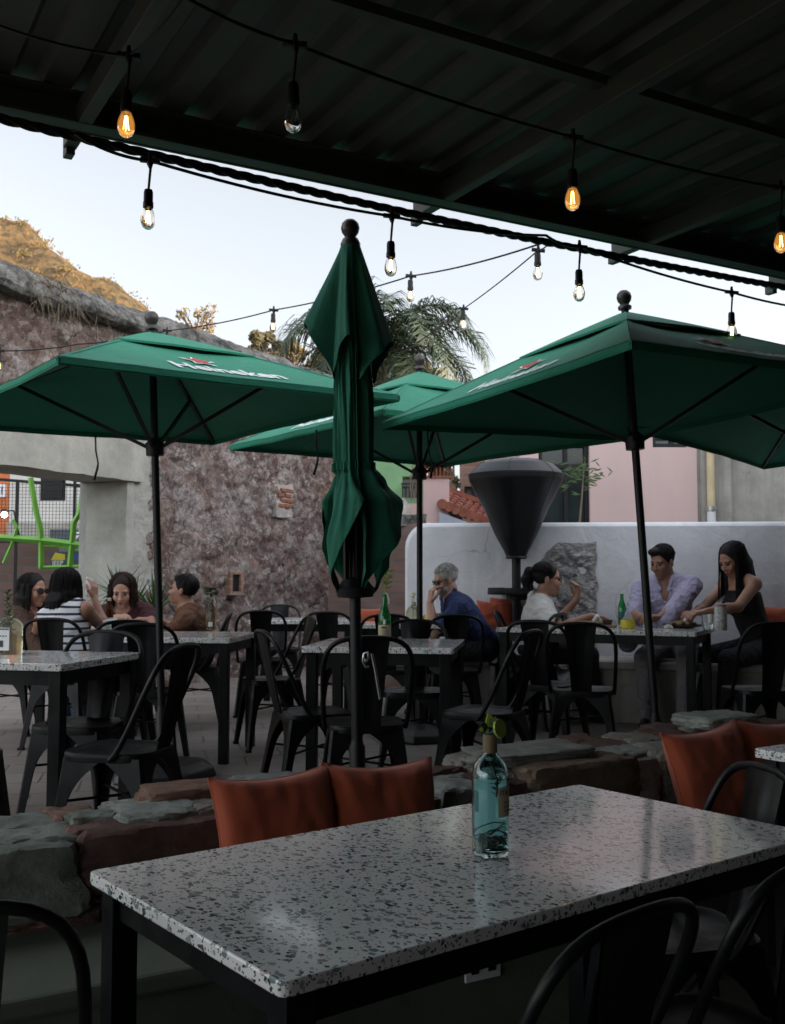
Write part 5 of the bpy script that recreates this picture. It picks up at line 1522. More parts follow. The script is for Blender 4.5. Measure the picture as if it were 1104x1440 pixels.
# --- green bottle on the middle table
p = on(541, 900, .75); p.z = .751
gb = thing('green_bottle', 'green bottle with a beige label, straw and leafy sprig on the middle table', 'bottle', p)
MB().lathe([(0, 0), (.034, .0), (.036, .006), (.036, .13), (.033, .150), (.022, .185), (.0155, .205), (.0145, .25), (.017, .252), (.017, .262), (.0, .262)], 28).build('glass_body', M['green_glass'], gb, smooth=40)
MB().lathe([(.0366, .006), (.0372, .008), (.0372, .085), (.0366, .087)], 28).build('front_label', M['label_paper'], gb, smooth=40)
mb = MB(); mb.box((-.004, -.0376, .072), (.03, .001, .008))
for k in range(4): mb.box((.0, -.0376, .03 + k * .009), (.036, .001, .002))
mb.build('label_print', M['ink'], gb)
MB().lathe([(.0, .09), (.0125, .09), (.0125, .118), (0, .118)], 16, (0, -.0255, 0)).build('round_seal', M['paper'], gb)
sprig((0, 0, .25), (.02, -.01, .40), .05, 26, 9, .03, .002, 'leaf').build('sprig', M['lime'], gb)
MB().tube([V(.005, -.012, .27), V(.016, -.035, .262), V(.026, -.05, .225), V(.022, -.052, .21)], .0035, 6).build('drinking_straw', M['paper'], gb, smooth=60)
# --- vase on the third table
p = on(297, 886, .75); p.z = .751
vb = thing('bud_vase', 'clear bottle vase with a green flower head on the table by the left parasol', 'vase', p)
MB().lathe([(0, 0), (.030, 0), (.033, .006), (.033, .12), (.026, .15), (.013, .18), (.0125, .21), (.015, .212), (.0, .212)], 24).build('glass_body', M['herb_water'], vb, smooth=40)
MB().box((0, -.0335, .04), (.03, .001, .03)).build('label_sheet', M['paper'], vb)
sprig((0, 0, .06), (.0, .0, .26), .03, 14, 17, .01).build('stem', M['leaf'], vb)
mb = MB(); random.seed(2)
for i in range(130):
    d = V(random.gauss(0, 1), random.gauss(0, 1), random.gauss(.2, .8)).normalized(); c = V(0, 0, .262) + V(d.x * .042, d.y * .042, d.z * .022)
    s = d.orthogonal().normalized() * .009; mb.add([c - s, c + d * .012, c + s, c - d * .006], [(0, 1, 2, 3)])
mb.build('flower_head', M['leaf'], vb)
MB().tube([V(.004, 0, .2), V(.004, -.008, .235), V(.02, -.012, .222), V(.03, -.012, .185)], .0035, 6).build('drinking_straw', M['paper'], vb, smooth=60)
# --- things of the man in blue
def glass(label, u, v, z, r=.034, h=.085, fill=None, fh=.4):
    p = on(u, v, z); p.z = z + .001
    t = thing('tumbler', label, 'glass', p, 0)
    MB().lathe([(0, 0), (r * .88, 0), (r, h), (r * .93, h), (r * .80, .010), (0, .010)], 20).build('glass_body', M['glass'], t, smooth=40)
    if fill: MB().lathe([(0, .011), (r * .80, .011), (r * .86, h * fh), (0, h * fh)], 20).build('drink', M[fill], t, smooth=40)
    return t
def napkin_holder(label, u, v, z):
    p = on(u, v, z); p.z = z + .001
    t = thing('napkin_holder', label, 'napkin holder', p, rad(10))
    MB().lathe([(0, 0), (.045, 0), (.052, .01), (.050, .05), (.046, .062), (.038, .062), (.04, .012), (0, .012)], 22).build('cup', M['yellow'], t, smooth=40)
    mb = MB()
    for k in range(4):
        y = -.015 + k * .01; mb.add([(-.036, y, .03), (.036, y, .03), (.030, y + .004, .085 + .01 * k), (.008 + .004 * k, y + .006, .135 - .004 * k), (-.03, y + .003, .075)], [(0, 1, 2, 3, 4)])
    mb.build('napkins', M['paper'], t)
    return t
zt_ = .75
p = on(582, 876, zt_); p.z = .751
dc = thing('clear_decanter', 'small clear decanter with a green sprig on the table of the man in blue', 'bottle', p)
MB().lathe([(0, 0), (.055, 0), (.062, .01), (.062, .09), (.045, .12), (.018, .14), (.016, .165), (.02, .168), (0, .168)], 24).build('glass_body', M['herb_water'], dc, smooth=40)
sprig((0, 0, .05), (.0, .0, .24), .04, 22, 31, .02).build('sprig', M['lime'], dc)
napkin_holder('yellow napkin holder beside the decanter on the table of the man in blue', 606, 877, zt_)
glass('clear water glass in front of the man in blue', 621, 878, zt_, fill='water', fh=.6)
# --- things of the right diners
glass('tumbler with red drink in front of the woman with the ponytail', 795, 878, zt_, .040, .10, 'drink_red', .5)
glass('clear glass right of the red drink on the right table', 815, 880, zt_)
glass('clear glass between the plate of food and the white cup', 995, 886, zt_, .040, .11, 'water', .4)
napkin_holder('yellow napkin holder beside the green beer bottle on the right table', 883, 884, zt_)
p = on(875, 879, zt_); p.z = .751
gb2 = thing('beer_bottle', 'green beer bottle standing on the right table', 'bottle', p)
MB().lathe([(0, 0), (.029, 0), (.031, .006), (.031, .13), (.026, .155), (.0145, .19), (.0125, .225), (.014, .227), (.014, .238), (0, .238)], 20).build('glass_body', M['green_glass'], gb2, smooth=40)
MB().lathe([(.0314, .04), (.0318, .042), (.0318, .10), (.0314, .102)], 20).build('front_label', M['teal_print'], gb2, smooth=40)
p = on(1014, 887, zt_); p.z = .751
cn = thing('patterned_cup', 'tall white speckled tumbler with a lid beside the woman in the dark dress', 'cup', p)
M['speckle'] = (lambda n: n.set(Base_Color=n.mix(n.ramp(n.noise(60, 4), [(.50, 0.0), (.56, 1.0)]), (.60, .59, .58), (.33, .33, .34)), Roughness=.5))(NT('speckle'))
MB().lathe([(0, 0), (.038, 0), (.041, .008), (.041, .155), (.036, .168), (0, .168)], 24).build('cup_body', M['speckle'], cn, smooth=40)
M['pink_lid'] = plain('pink_lid', (.45, .22, .22), .5, .1)
MB().lathe([(.037, .164), (.039, .166), (.039, .178), (.03, .184), (0, .184)], 24).build('lid', M['pink_lid'], cn, smooth=40)
p = on(960, 883, zt_); p.z = .751
pt = thing('food_plate', 'dark plate of food in front of the man in the lilac shirt', 'plate', p)
MB().lathe([(0, .004), (.07, .0), (.10, .006), (.145, .020), (.148, .024), (.10, .013), (0, .010)], 30).build('plate', M['plate_dark'], pt, smooth=60)
mb = MB(); random.seed(6)
for i in range(26):
    q, r = random.uniform(0, 6.28), random.uniform(0, .085); mb.ball((r * math.cos(q), r * math.sin(q), .02 + random.uniform(0, .02)), (random.uniform(.012, .028), random.uniform(.012, .025), .014), 8, 6)
mb.build('food', M['food'], pt, smooth=60)
mb = MB(); mb.ball((.02, -.01, .05), (.022, .018, .018), 10, 8); mb.build('sauce_cup', M['steel'], pt, smooth=60)
p = on(940, 884, zt_); p.z = .751
def crumple(name, label, p, s, seed):
    def f(a, b):
        th, ph = a * 2 * PI, (b - .5) * PI
        d = V(math.cos(ph) * math.cos(th), math.cos(ph) * math.sin(th), math.sin(ph))
        r = s * (1 + .55 * noise.fractal(d * 2.2 + Vector((seed, 0, 0)), .8, 2, 4)); return V(d.x * r * 1.3, d.y * r, max(0, d.z * r * .7 + s * .45))
    o = MB().grid(f, 24, 14).build(name, M['paper'], None, smooth=25); o.location = p
    return tag(o, label, 'napkin')
crumple('paper_napkin', 'crumpled white napkin beside the plate of food', p, .022, 4)
p = on(835, 882, zt_); p.z = .751
wb_ = thing('serving_board', 'wooden serving board with wraps and a dip bowl on the right table', 'board', p, rad(-20))
MB().prism([(-.16, -.075), (.16, -.075), (.16, .075), (-.16, .075)], 0, .018).build('board', M['wood_board'], wb_, bevel=.004)
mb = MB(); random.seed(8)
for i in range(12): q = random.uniform(0, 6.28); mb.ball((random.uniform(-.11, .05), random.uniform(-.05, .05), .03), (.025, .02, .016), 8, 6)
mb.build('food', M['food'], wb_, smooth=60)
mb = MB(); mb.tube([V(.0, 0, .03), V(.03, -.02, .085)], [.02, .014], 8); mb.tube([V(.05, .02, .03), V(.02, .0, .09)], [.02, .012], 8); mb.build('paper_wrap', M['paper'], wb_, smooth=60)
MB().lathe([(0, .019), (.03, .019), (.04, .055), (.036, .055), (.028, .024), (0, .024)], 18, (.10, .0, 0)).build('dip_bowl', M['plate_dark'], wb_, smooth=40)
# --- things of the four friends
p = on(153, 884, zt_); p.z = .751
bb2 = thing('beer_bottle', 'brown beer bottle with a white label between the four friends', 'bottle', p)
MB().lathe([(0, 0), (.029, 0), (.031, .006), (.031, .12), (.026, .145), (.0145, .175), (.0125, .205), (.0, .205)], 20).build('glass_body', M['brown_glass'], bb2, smooth=40)
MB().lathe([(.0314, .03), (.0318, .032), (.0318, .075), (.0314, .077)], 20).build('front_label', M['paper'], bb2, smooth=40)
MB().lathe([(.0136, .196), (.015, .200), (.014, .215), (0, .217)], 14).build('bottle_cap', M['paper'], bb2, smooth=40)
crumple('paper_napkin', 'heap of crumpled white napkins on the table of four', V(*(on(157, 886, zt_).xy), .751), .06, 11)
glass('clear glass with a little water on the table of four', 174, 886, zt_, .032, .08)
# --- yucca in a pot by the doorway
p = P(186, 850, 9.15)
yu = thing('yucca_plant', 'spiky yucca plant in a dark pot beside the doorway', 'plant', (p.x, p.y, 0))
MB().lathe([(0, 0), (.15, 0), (.19, .40), (.20, .42), (.17, .42), (.165, .38), (0, .38)], 20).build('pot', M['matte_black'], yu, smooth=40)
MB().tube([(0, 0, .38), (.01, 0, .6), (0, 0, .8)], .028, 8).build('stem', M['wood_board'], yu)
mb = MB(); random.seed(15)
for hd, hx in ((.82, 0.0), (.95, -.12), (.80, .2)):
    for i in range(46):
        q = random.uniform(0, 2 * PI); el = random.uniform(-.3, 1.4); L = random.uniform(.22, .42)
        d = V(math.cos(q) * math.cos(el), math.sin(q) * math.cos(el), math.sin(el)); s = d.cross(V(0, 0, 1)); s = (s.normalized() if s.length > .01 else V(1, 0, 0)) * .012
        b_ = V(hx, 0, hd); m = b_ + d * L * .55; e = b_ + d * L - V(0, 0, .07 * (1 - math.sin(el)))
        mb.add([b_ - s * .6, b_ + s * .6, m + s, e, m - s], [(0, 1, 2, 4), (4, 2, 3)])
mb.build('leaves', M['leaf'], yu)

# ================================================================== PALM AND TREES
def palm(label, base, h, crown_r, nf=42, seed=2):
    random.seed(seed)
    t = thing('palm_tree', label, 'tree', base)
    M['palm_trunk'] = plain('palm_trunk', (.17, .12, .085), .9, .35, 6, .6, 12)
    MB().tube([(0, 0, 0), (.04, 0, h * .4), (.0, 0, h * .8), (0, 0, h)], [.24, .2, .17, .15], 12).build('trunk', M['palm_trunk'], t, smooth=60)
    M['palm_leaf'] = plain('palm_leaf', (.020, .036, .013), .55, .5, 3)
    mb = MB(); dead = MB()
    for i in range(nf):
        q = i * 2.39996 + random.uniform(-.2, .2); k = i / nf
        el = 1.45 - 1.75 * k ** 1.1 + random.uniform(-.1, .1); L = crown_r * random.uniform(.95, 1.25)
        hd = V(math.cos(q), math.sin(q), 0)
        p = V(0, 0, h - .05); pts = [p]; e = el
        n = 14
        for s in range(n):
            e -= (.10 + .05 * k) * (1 + s * .10)
            e = max(e, -1.45)
            p = p + (hd * math.cos(e) + V(0, 0, math.sin(e))) * L / n; pts.append(p)
        tgt = dead if k > .9 else mb
        tgt.tube(pts, [.03 * (1 - j / (n + 2)) for j in range(n + 1)], 4, caps=False)
        sd = hd.cross(V(0, 0, 1))
        NL = 64
        for j in range(4, NL):
            f = j / NL * n; a = min(int(f), n - 1); c = pts[a].lerp(pts[a + 1], f - a)
            tg = (pts[a + 1] - pts[a]).normalized()
            ll = L * .30 * math.sin(PI * min(1, .12 + .88 * j / NL)) ** .6 * random.uniform(.8, 1.15)
            for sg in (-1, 1):
                d = (sd * sg * random.uniform(.6, 1.0) + tg * .7 + V(0, 0, random.uniform(-.5, .35))).normalized()
                d2 = (d + V(0, 0, -1.0)).normalized()
                w = tg.cross(d).normalized().cross(d) * .018
                w = tg * .019
                m = c + d * ll * .5; en = m + d2 * ll * .5
                tgt.add([c - w, c + w, m + w, en, m - w], [(0, 1, 2, 4), (4, 2, 3)])
    mb.build('crown', M['palm_leaf'], t)
    dead.build('dry_fronds', M['twig'], t)
    return t
pb = P(536, 700, 27.0)
palm('queen palm with drooping feathery fronds behind the closed parasol', (pb.x, pb.y, -.3), P(548, 505, 27).z + .3, 3.4)
M['autumn_leaf'] = plain('autumn_leaf', (.16, .11, .045), .8, .5, 2)
M['dark_leaf'] = plain('dark_leaf', (.085, .075, .035), .8, .5, 2)
def tree(label, u, v_top, v_base, y, wpx, leafm, n=900, seed=1, leaf=.10, sparse=1.0, ground_z=None, clumps=9):
    random.seed(seed)
    top, base = P(u, v_top, y), P(u, v_base, y)
    R = wpx / FPX * y / 2; H = top.z - base.z
    gz = base.z - 1.5 if ground_z is None else ground_z
    t = thing('tree', label, 'tree', (base.x, y, gz))
    zc = base.z - gz
    br = MB(); br.tube([(0, 0, 0), (.03, .0, zc), (0, 0, zc + H * .5)], [.09, .06, .03], 7)
    cl = []
    for i in range(clumps):
        q = random.uniform(0, 2 * PI); rr = R * random.uniform(.25, .85); zz = zc + H * random.uniform(.25, .9)
        c = V(rr * math.cos(q), rr * math.sin(q) * .8, zz); cl.append((c, R * random.uniform(.22, .42)))
        s = V(0, 0, zc + H * random.uniform(.0, .35)); m = s.lerp(c, .5) + V(0, 0, .1 * R)
        br.tube([s, m, c], [.032, .022, .01], 5)
        for k in range(4): br.tube([m.lerp(c, k / 4), c + V(random.uniform(-1, 1), random.uniform(-1, 1), random.uniform(-.4, 1)) * R * .35], [.010, .003], 4, caps=False)
    br.build('trunk', M['palm_trunk'], t, smooth=60)
    mb = MB()
    for i in range(int(n * sparse)):
        c, r = random.choice(cl)
        d = V(random.gauss(0, 1), random.gauss(0, 1), random.gauss(0, .8)); d = d.normalized() * r * random.uniform(.3, 1.0) ** .6
        p = c + d; a = V(random.gauss(0, 1), random.gauss(0, 1), random.gauss(0, 1)).normalized(); b = a.orthogonal().normalized()
        s = leaf * random.uniform(.5, 1.2)
        mb.add([p - a * s, p + b * s * .5, p + a * s, p - b * s * .5], [(0, 1, 2, 3)])
    mb.build('crown', leafm, t)
    return t
tree('thin almost bare tree on the slope behind the old wall', 276, 434, 478, 32, 62, M['autumn_leaf'], 420, 3, .07, 1, None, 12)
tree('brown round tree left of the palm above the left parasol', 374, 466, 512, 33, 52, M['dark_leaf'], 3200, 5, .075)
tree('reddish brown tree beside the round one', 412, 478, 516, 34, 60, M['autumn_leaf'], 2200, 6, .07)
tree('dry brown tree low behind the left palm fronds', 450, 482, 540, 33, 70, M['autumn_leaf'], 3000, 7, .08)
tree('small russet tree right of the palm trunk above the far parasol', 585, 505, 560, 33, 90, M['dark_leaf'], 2600, 8, .08)
tree('ivy covered shrub climbing the corner of the brick house', 637, 640, 700, 16.2, 26, M['dark_leaf'], 500, 10, .05)
# young tree in front of the dark window
yt = P(815, 738, 11.4)
t = thing('young_tree', 'slender young tree with thin green leaves in front of the dark window', 'tree', (yt.x, 11.4, 0))
zt2 = P(818, 650, 11.4).z
MB().tube([(0, 0, 0), (.0, 0, yt.z), (.03, 0, yt.z + .3), (.06, 0, zt2)], [.02, .014, .010, .005], 6).build('trunk', M['twig'], t)
mb = MB(); random.seed(44)
for i in range(80):
    c = V(random.gauss(.02, .13), random.gauss(0, .08), zt2 + random.gauss(-.12, .10)); d = V(random.gauss(0, 1), random.gauss(0, .5), random.gauss(-.1, .35)).normalized() * .06; s = V(0, 0, .010)
    mb.add([c - d, c + s, c + d, c - s], [(0, 1, 2, 3)])
mb.build('crown', M['leaf'], t)
# vine hanging below the far parasol by its pole
vn = P(586, 640, 12.2)
mb = MB(); random.seed(3)
for k in range(5):
    x = random.uniform(-.1, .12); mb.tube([V(x + .03 * math.sin(j), 0, .3 - j * .14) for j in range(7)], .007, 4)
tag(mb.build('hanging_vine', M['twig']), 'dark vine strands hanging beside the far parasol pole', 'vine').location = vn

# ================================================================== PEOPLE
class SDF:
    def __init__(s): s.p = []
    def cone(s, a, b, ra, rb, k=.02): s.p.append(('c', np.array(a, float), np.array(b, float), ra, rb, k)); return s
    def chain(s, pts, rs, k=.02):
        for i in range(len(pts) - 1): s.cone(pts[i], pts[i + 1], rs[i], rs[i + 1], k)
        return s
    def ell(s, c, r, R=None, k=.02): s.p.append(('e', np.array(c, float), np.array(r, float), np.array(R if R is not None else np.eye(3), float), k)); return s
    def cut(s, c, r, R=None, k=.008): s.p.append(('x', np.array(c, float), np.array(r, float), np.array(R if R is not None else np.eye(3), float), k)); return s
    def half(s, p, n, k=.004): s.p.append(('h', np.array(p, float), np.array(n, float), k)); return s    # removes the side n points to
    def mesh(s, h, infl=0.0):
        lo, hi = np.full(3, 1e9), np.full(3, -1e9)
        for q in s.p:
            if q[0] == 'c':
                for c, r in ((q[1], q[3]), (q[2], q[4])): lo = np.minimum(lo, c - r); hi = np.maximum(hi, c + r)
            elif q[0] == 'e': r = q[2].max(); lo = np.minimum(lo, q[1] - r); hi = np.maximum(hi, q[1] + r)
        lo -= infl + 3 * h; hi += infl + 3 * h
        n = np.ceil((hi - lo) / h).astype(int) + 1
        F = np.full(n, .2, np.float32)
        ax = [lo[i] + h * np.arange(n[i]) for i in range(3)]
        for q in s.p:
            if q[0] == 'c':
                _, a, b, ra, rb, k = q
                ra += infl; rb += infl
                l = np.minimum(a - ra, b - rb); u = np.maximum(a + ra, b + rb); m = k + 3 * h
            elif q[0] in 'ex':
                _, c, r, R, k = q
                r = r + (infl if q[0] == 'e' else -infl * .3); l = c - r.max(); u = c + r.max(); m = k + 3 * h
            else:
                _, p_, nn, k = q
                D = ((ax[0] - p_[0]) * nn[0])[:, None, None] + ((ax[1] - p_[1]) * nn[1])[None, :, None] + ((ax[2] - p_[2]) * nn[2])[None, None, :]
                F = np.maximum(F, D.astype(np.float32)); continue
            i0 = np.maximum(0, np.floor((l - m - lo) / h).astype(int)); i1 = np.minimum(n, np.ceil((u + m - lo) / h).astype(int) + 1)
            if np.any(i1 <= i0): continue
            X = ax[0][i0[0]:i1[0]][:, None, None]; Y = ax[1][i0[1]:i1[1]][None, :, None]; Z = ax[2][i0[2]:i1[2]][None, None, :]
            if q[0] == 'c':
                d = b - a; L = float(d @ d) + 1e-12
                t = np.clip(((X - a[0]) * d[0] + (Y - a[1]) * d[1] + (Z - a[2]) * d[2]) / L, 0, 1)
                D = np.sqrt((X - a[0] - d[0] * t) ** 2 + (Y - a[1] - d[1] * t) ** 2 + (Z - a[2] - d[2] * t) ** 2) - (ra + (rb - ra) * t)
            else:
                x, y, z = X - c[0], Y - c[1], Z - c[2]
                u_ = [(x * R[j][0] + y * R[j][1] + z * R[j][2]) for j in range(3)]
                k0 = np.sqrt((u_[0] / r[0]) ** 2 + (u_[1] / r[1]) ** 2 + (u_[2] / r[2]) ** 2)
                k1 = np.sqrt((u_[0] / r[0] ** 2) ** 2 + (u_[1] / r[1] ** 2) ** 2 + (u_[2] / r[2] ** 2) ** 2)
                D = k0 * (k0 - 1) / np.maximum(k1, 1e-6)
            sl = F[i0[0]:i1[0], i0[1]:i1[1], i0[2]:i1[2]]
            D = D.astype(np.float32)
            if q[0] == 'x':
                D = -D; hh = np.clip(.5 - .5 * (sl - D) / k, 0, 1); F[i0[0]:i1[0], i0[1]:i1[1], i0[2]:i1[2]] = sl * (1 - hh) + D * hh + k * hh * (1 - hh)
            else:
                hh = np.clip(.5 + .5 * (sl - D) / k, 0, 1); F[i0[0]:i1[0], i0[1]:i1[1], i0[2]:i1[2]] = sl * (1 - hh) + D * hh - k * hh * (1 - hh)
        return surface_nets(F, lo, h)

def surface_nets(F, lo, h):
    S = F < 0
    nx, ny, nz = F.shape
    cnt = np.zeros((nx - 1, ny - 1, nz - 1), np.int8)
    acc = np.zeros((nx - 1, ny - 1, nz - 1, 3), np.float32); num = np.zeros((nx - 1, ny - 1, nz - 1), np.float32)
    for a in (0, 1):
        for b in (0, 1):
            for c in (0, 1): cnt += S[a:nx - 1 + a, b:ny - 1 + b, c:nz - 1 + c]
    act = (cnt > 0) & (cnt < 8)
    for axis in range(3):
        for a in (0, 1):
            for b in (0, 1):
                o0 = [0, 0, 0]; o1 = [0, 0, 0]
                oth = [i for i in range(3) if i != axis]
                o0[oth[0]] = o1[oth[0]] = a; o0[oth[1]] = o1[oth[1]] = b; o1[axis] = 1
                f0 = F[o0[0]:nx - 1 + o0[0], o0[1]:ny - 1 + o0[1], o0[2]:nz - 1 + o0[2]]; f1 = F[o1[0]:nx - 1 + o1[0], o1[1]:ny - 1 + o1[1], o1[2]:nz - 1 + o1[2]]
                x = (f0 < 0) != (f1 < 0)
                t = np.where(x, f0 / np.where(x, f0 - f1, 1), 0)
                num += x
                acc[..., axis] += np.where(x, t, 0); acc[..., oth[0]] += x * a; acc[..., oth[1]] += x * b
    I = np.argwhere(act)
    idx = np.full(act.shape, -1, np.int64); idx[act] = np.arange(len(I))
    vs = (I + acc[act] / num[act][:, None]) * h + lo
    quads = []
    for axis in range(3):
        oth = [(axis + 1) % 3, (axis + 2) % 3]
        sl0 = [slice(None)] * 3; sl1 = [slice(None)] * 3
        sl0[axis] = slice(0, -1); sl1[axis] = slice(1, None)
        A, B = S[tuple(sl0)], S[tuple(sl1)]
        E = np.argwhere(A != B)
        ok = (E[:, oth[0]] > 0) & (E[:, oth[1]] > 0) & (E[:, oth[0]] < F.shape[oth[0]] - 1) & (E[:, oth[1]] < F.shape[oth[1]] - 1)
        E = E[ok]
        if not len(E): continue
        sg = A[E[:, 0], E[:, 1], E[:, 2]]
        def cell(d0, d1):
            q = E.copy(); q[:, oth[0]] -= d0; q[:, oth[1]] -= d1; return idx[q[:, 0], q[:, 1], q[:, 2]]
        Q = np.stack([cell(1, 1), cell(0, 1), cell(0, 0), cell(1, 0)], 1)
        Q[~sg] = Q[~sg][:, ::-1]
        quads.append(Q)
    return vs, np.concatenate(quads)
def np_obj(name, vq, mat, parent, smooth=True, origin=None):
    vs, q = vq
    if origin is not None: vs = vs - np.array(origin)
    me = bpy.data.meshes.new(name)
    me.vertices.add(len(vs)); me.vertices.foreach_set('co', np.ascontiguousarray(vs, np.float32).ravel())
    me.loops.add(len(q) * 4); me.loops.foreach_set('vertex_index', np.ascontiguousarray(q, np.int32).ravel())
    me.polygons.add(len(q)); me.polygons.foreach_set('loop_start', np.arange(0, len(q) * 4, 4, dtype=np.int32))
    me.update(calc_edges=True); me.validate()
    me.polygons.foreach_set('use_smooth', np.ones(len(me.polygons), bool))
    me.materials.append(mat)
    o = bpy.data.objects.new(name, me); C.objects.link(o)
    if parent is not None: o.parent = parent
    return o

def fr(v): return np.array([v.x, v.y, v.z])
def ik(s, t, a, b, hint):
    s, t = Vector(s), Vector(t); d = t - s; L = min(d.length, (a + b) * .998); dn = d.normalized()
    x = (a * a - b * b + L * L) / (2 * L); y = math.sqrt(max(0, a * a - x * x))
    hv = Vector(hint); hv = (hv - dn * hv.dot(dn)).normalized()
    return s + dn * x + hv * y, s + dn * L

def person(label, head, head_yaw, pelvis, yaw, skin_m, hair_m, hair, arms, top, bottom, head_pitch=0.0, head_roll=0.0, s=1.0, feet=None, female=True, glasses=None, beard=None, knees=.0, hvox=.0055, hscale=1.0):
    """head: centre of the skull (world), yaws in degrees (0 = +x). arms: {side: (hand point, elbow hint, fingers dir, palm dir, curl)}"""
    head, pelvis = Vector(head), Vector(pelvis)
    f = V(math.cos(rad(yaw)), math.sin(rad(yaw)), 0); r = V(f.y, -f.x, 0)
    root = thing('person', label, 'person', (pelvis.x, pelvis.y, 0), 0)
    org = (pelvis.x, pelvis.y, 0)
    hf = V(math.cos(rad(head_yaw)), math.sin(rad(head_yaw)), 0); hr = V(hf.y, -hf.x, 0); hu = V(0, 0, 1)
    Rp = Matrix.Rotation(rad(head_pitch), 3, hr); hf = Rp @ hf; hu = Rp @ hu           # negative pitch looks down
    Rr = Matrix.Rotation(rad(head_roll), 3, hf); hr = Rr @ hr; hu = Rr @ hu
    HS = hscale * s
    def H(x, y, z): return head + (hr * x + hf * y + hu * z) * HS                    # right, forward, up
    RH = [fr(hr), fr(hf), fr(hu)]
    nb = head + (-hf * .045 - V(0, 0, .148)) * s                                     # base of the neck
    tv = (nb - pelvis); TL = tv.length; tu = tv.normalized()
    tf = (f - tu * f.dot(tu)).normalized(); tr = tf.cross(tu).normalized()
    RT = [fr(tr), fr(tf), fr(tu)]
    def T(x, y, z): return pelvis + tr * x + tf * y + tu * z
    shw = (.158 if female else .182) * s
    zs = TL - .045 * s
    hip = (.165 if female else .16) * s
    def torso(S, grow=0.0):
        S.ell(fr(T(0, -.01, .02)), (hip + grow, .125 * s + grow, .13 * s + grow), RT, .05)
        S.ell(fr(T(0, .005, TL * .38)), ((.128 if female else .150) * s + grow, (.10 if female else .118) * s + grow, .17 * s + grow), RT, .06)
        S.ell(fr(T(0, .0, TL * .70)), ((.142 if female else .165) * s + grow, (.102 if female else .118) * s + grow, .16 * s + grow), RT, .06)
        if female:
            for sg in (-1, 1): S.ell(fr(T(sg * .068 * s, .085 * s, TL * .66)), (.060 * s + grow, .055 * s + grow, .06 * s + grow), RT, .04)
        for sg in (-1, 1):
            S.cone(fr(T(sg * .05 * s, -.01, zs + .035 * s)), fr(T(sg * shw, -.005, zs - .01 * s)), .048 * s + grow, .052 * s + grow, .05)
    ARM = {}
    for sd, (hand, hint, fd, pd, curl) in arms.items():
        sg = 1 if sd == 'R' else -1
        sh = T(sg * (shw + .012 * s), 0, zs - .02 * s)
        el, wr = ik(sh, hand, .285 * s, .255 * s, hint)
        ARM[sd] = (sh, el, wr, Vector(fd).normalized(), Vector(pd).normalized(), curl, sg)
    up_r, el_r, wr_r = (.044, .036, .025) if female else (.052, .042, .029)
    up_r, el_r, wr_r = up_r * s, el_r * s, wr_r * s
    LEG = {}
    for sg in (-1, 1):
        hp = pelvis + r * sg * .09 * s + V(0, 0, -.01)
        if feet: ft = Vector(feet[0 if sg < 0 else 1])
        else: ft = hp + f * .46 * s + r * sg * .05; ft.z = .0
        ank = ft + V(0, 0, .085)
        kn, ank = ik(hp, ank, .43 * s, .43 * s, V(0, 0, 1) + f * .6 + r * sg * .15)
        LEG[sg] = (hp, kn, ank)
    S = SDF()
    torso(S)
    S.cone(fr(nb - tu * .02), fr(H(0, -.022, -.07)), .056 * s if female else .064 * s, .050 * s if female else .058 * s, .03)
    # head
    fw = .94 if female else 1.0
    S.ell(fr(H(0, -.012, .030)), (.073 * HS, .092 * HS, .082 * HS), RH, .02)
    S.ell(fr(H(0, .028, -.040)), (.057 * fw * HS, .062 * HS, .072 * HS), RH, .03)
    S.ell(fr(H(0, .062, -.098)), (.024 * HS, .02 * HS, .017 * HS), RH, .025)
    S.cone(fr(H(-.036, .072, .018)), fr(H(.036, .072, .018)), .011 * HS, .011 * HS, .014)
    for sg in (-1, 1):
        S.ell(fr(H(sg * .036, .066, -.032)), (.022 * HS, .02 * HS, .022 * HS), RH, .02)
        S.ell(fr(H(sg * .077, -.006, -.012)), (.009 * HS, .018 * HS, .031 * HS), RH, .008)
        S.cut(fr(H(sg * .031, .100, .001)), (.018 * HS, .013 * HS, .009 * HS), RH, .010)
    S.cone(fr(H(0, .084, .004)), fr(H(0, .102, -.032)), .008 * HS, .0105 * HS, .010)
    for sg in (-1, 1): S.ell(fr(H(sg * .011, .093, -.036)), (.008 * HS, .009 * HS, .007 * HS), RH, .006)
    S.cone(fr(H(-.017, .083, -.062)), fr(H(.017, .083, -.062)), .0085 * HS, .0085 * HS, .006)
    S.cone(fr(H(-.013, .081, -.074)), fr(H(.013, .081, -.074)), .0085 * HS, .0085 * HS, .006)
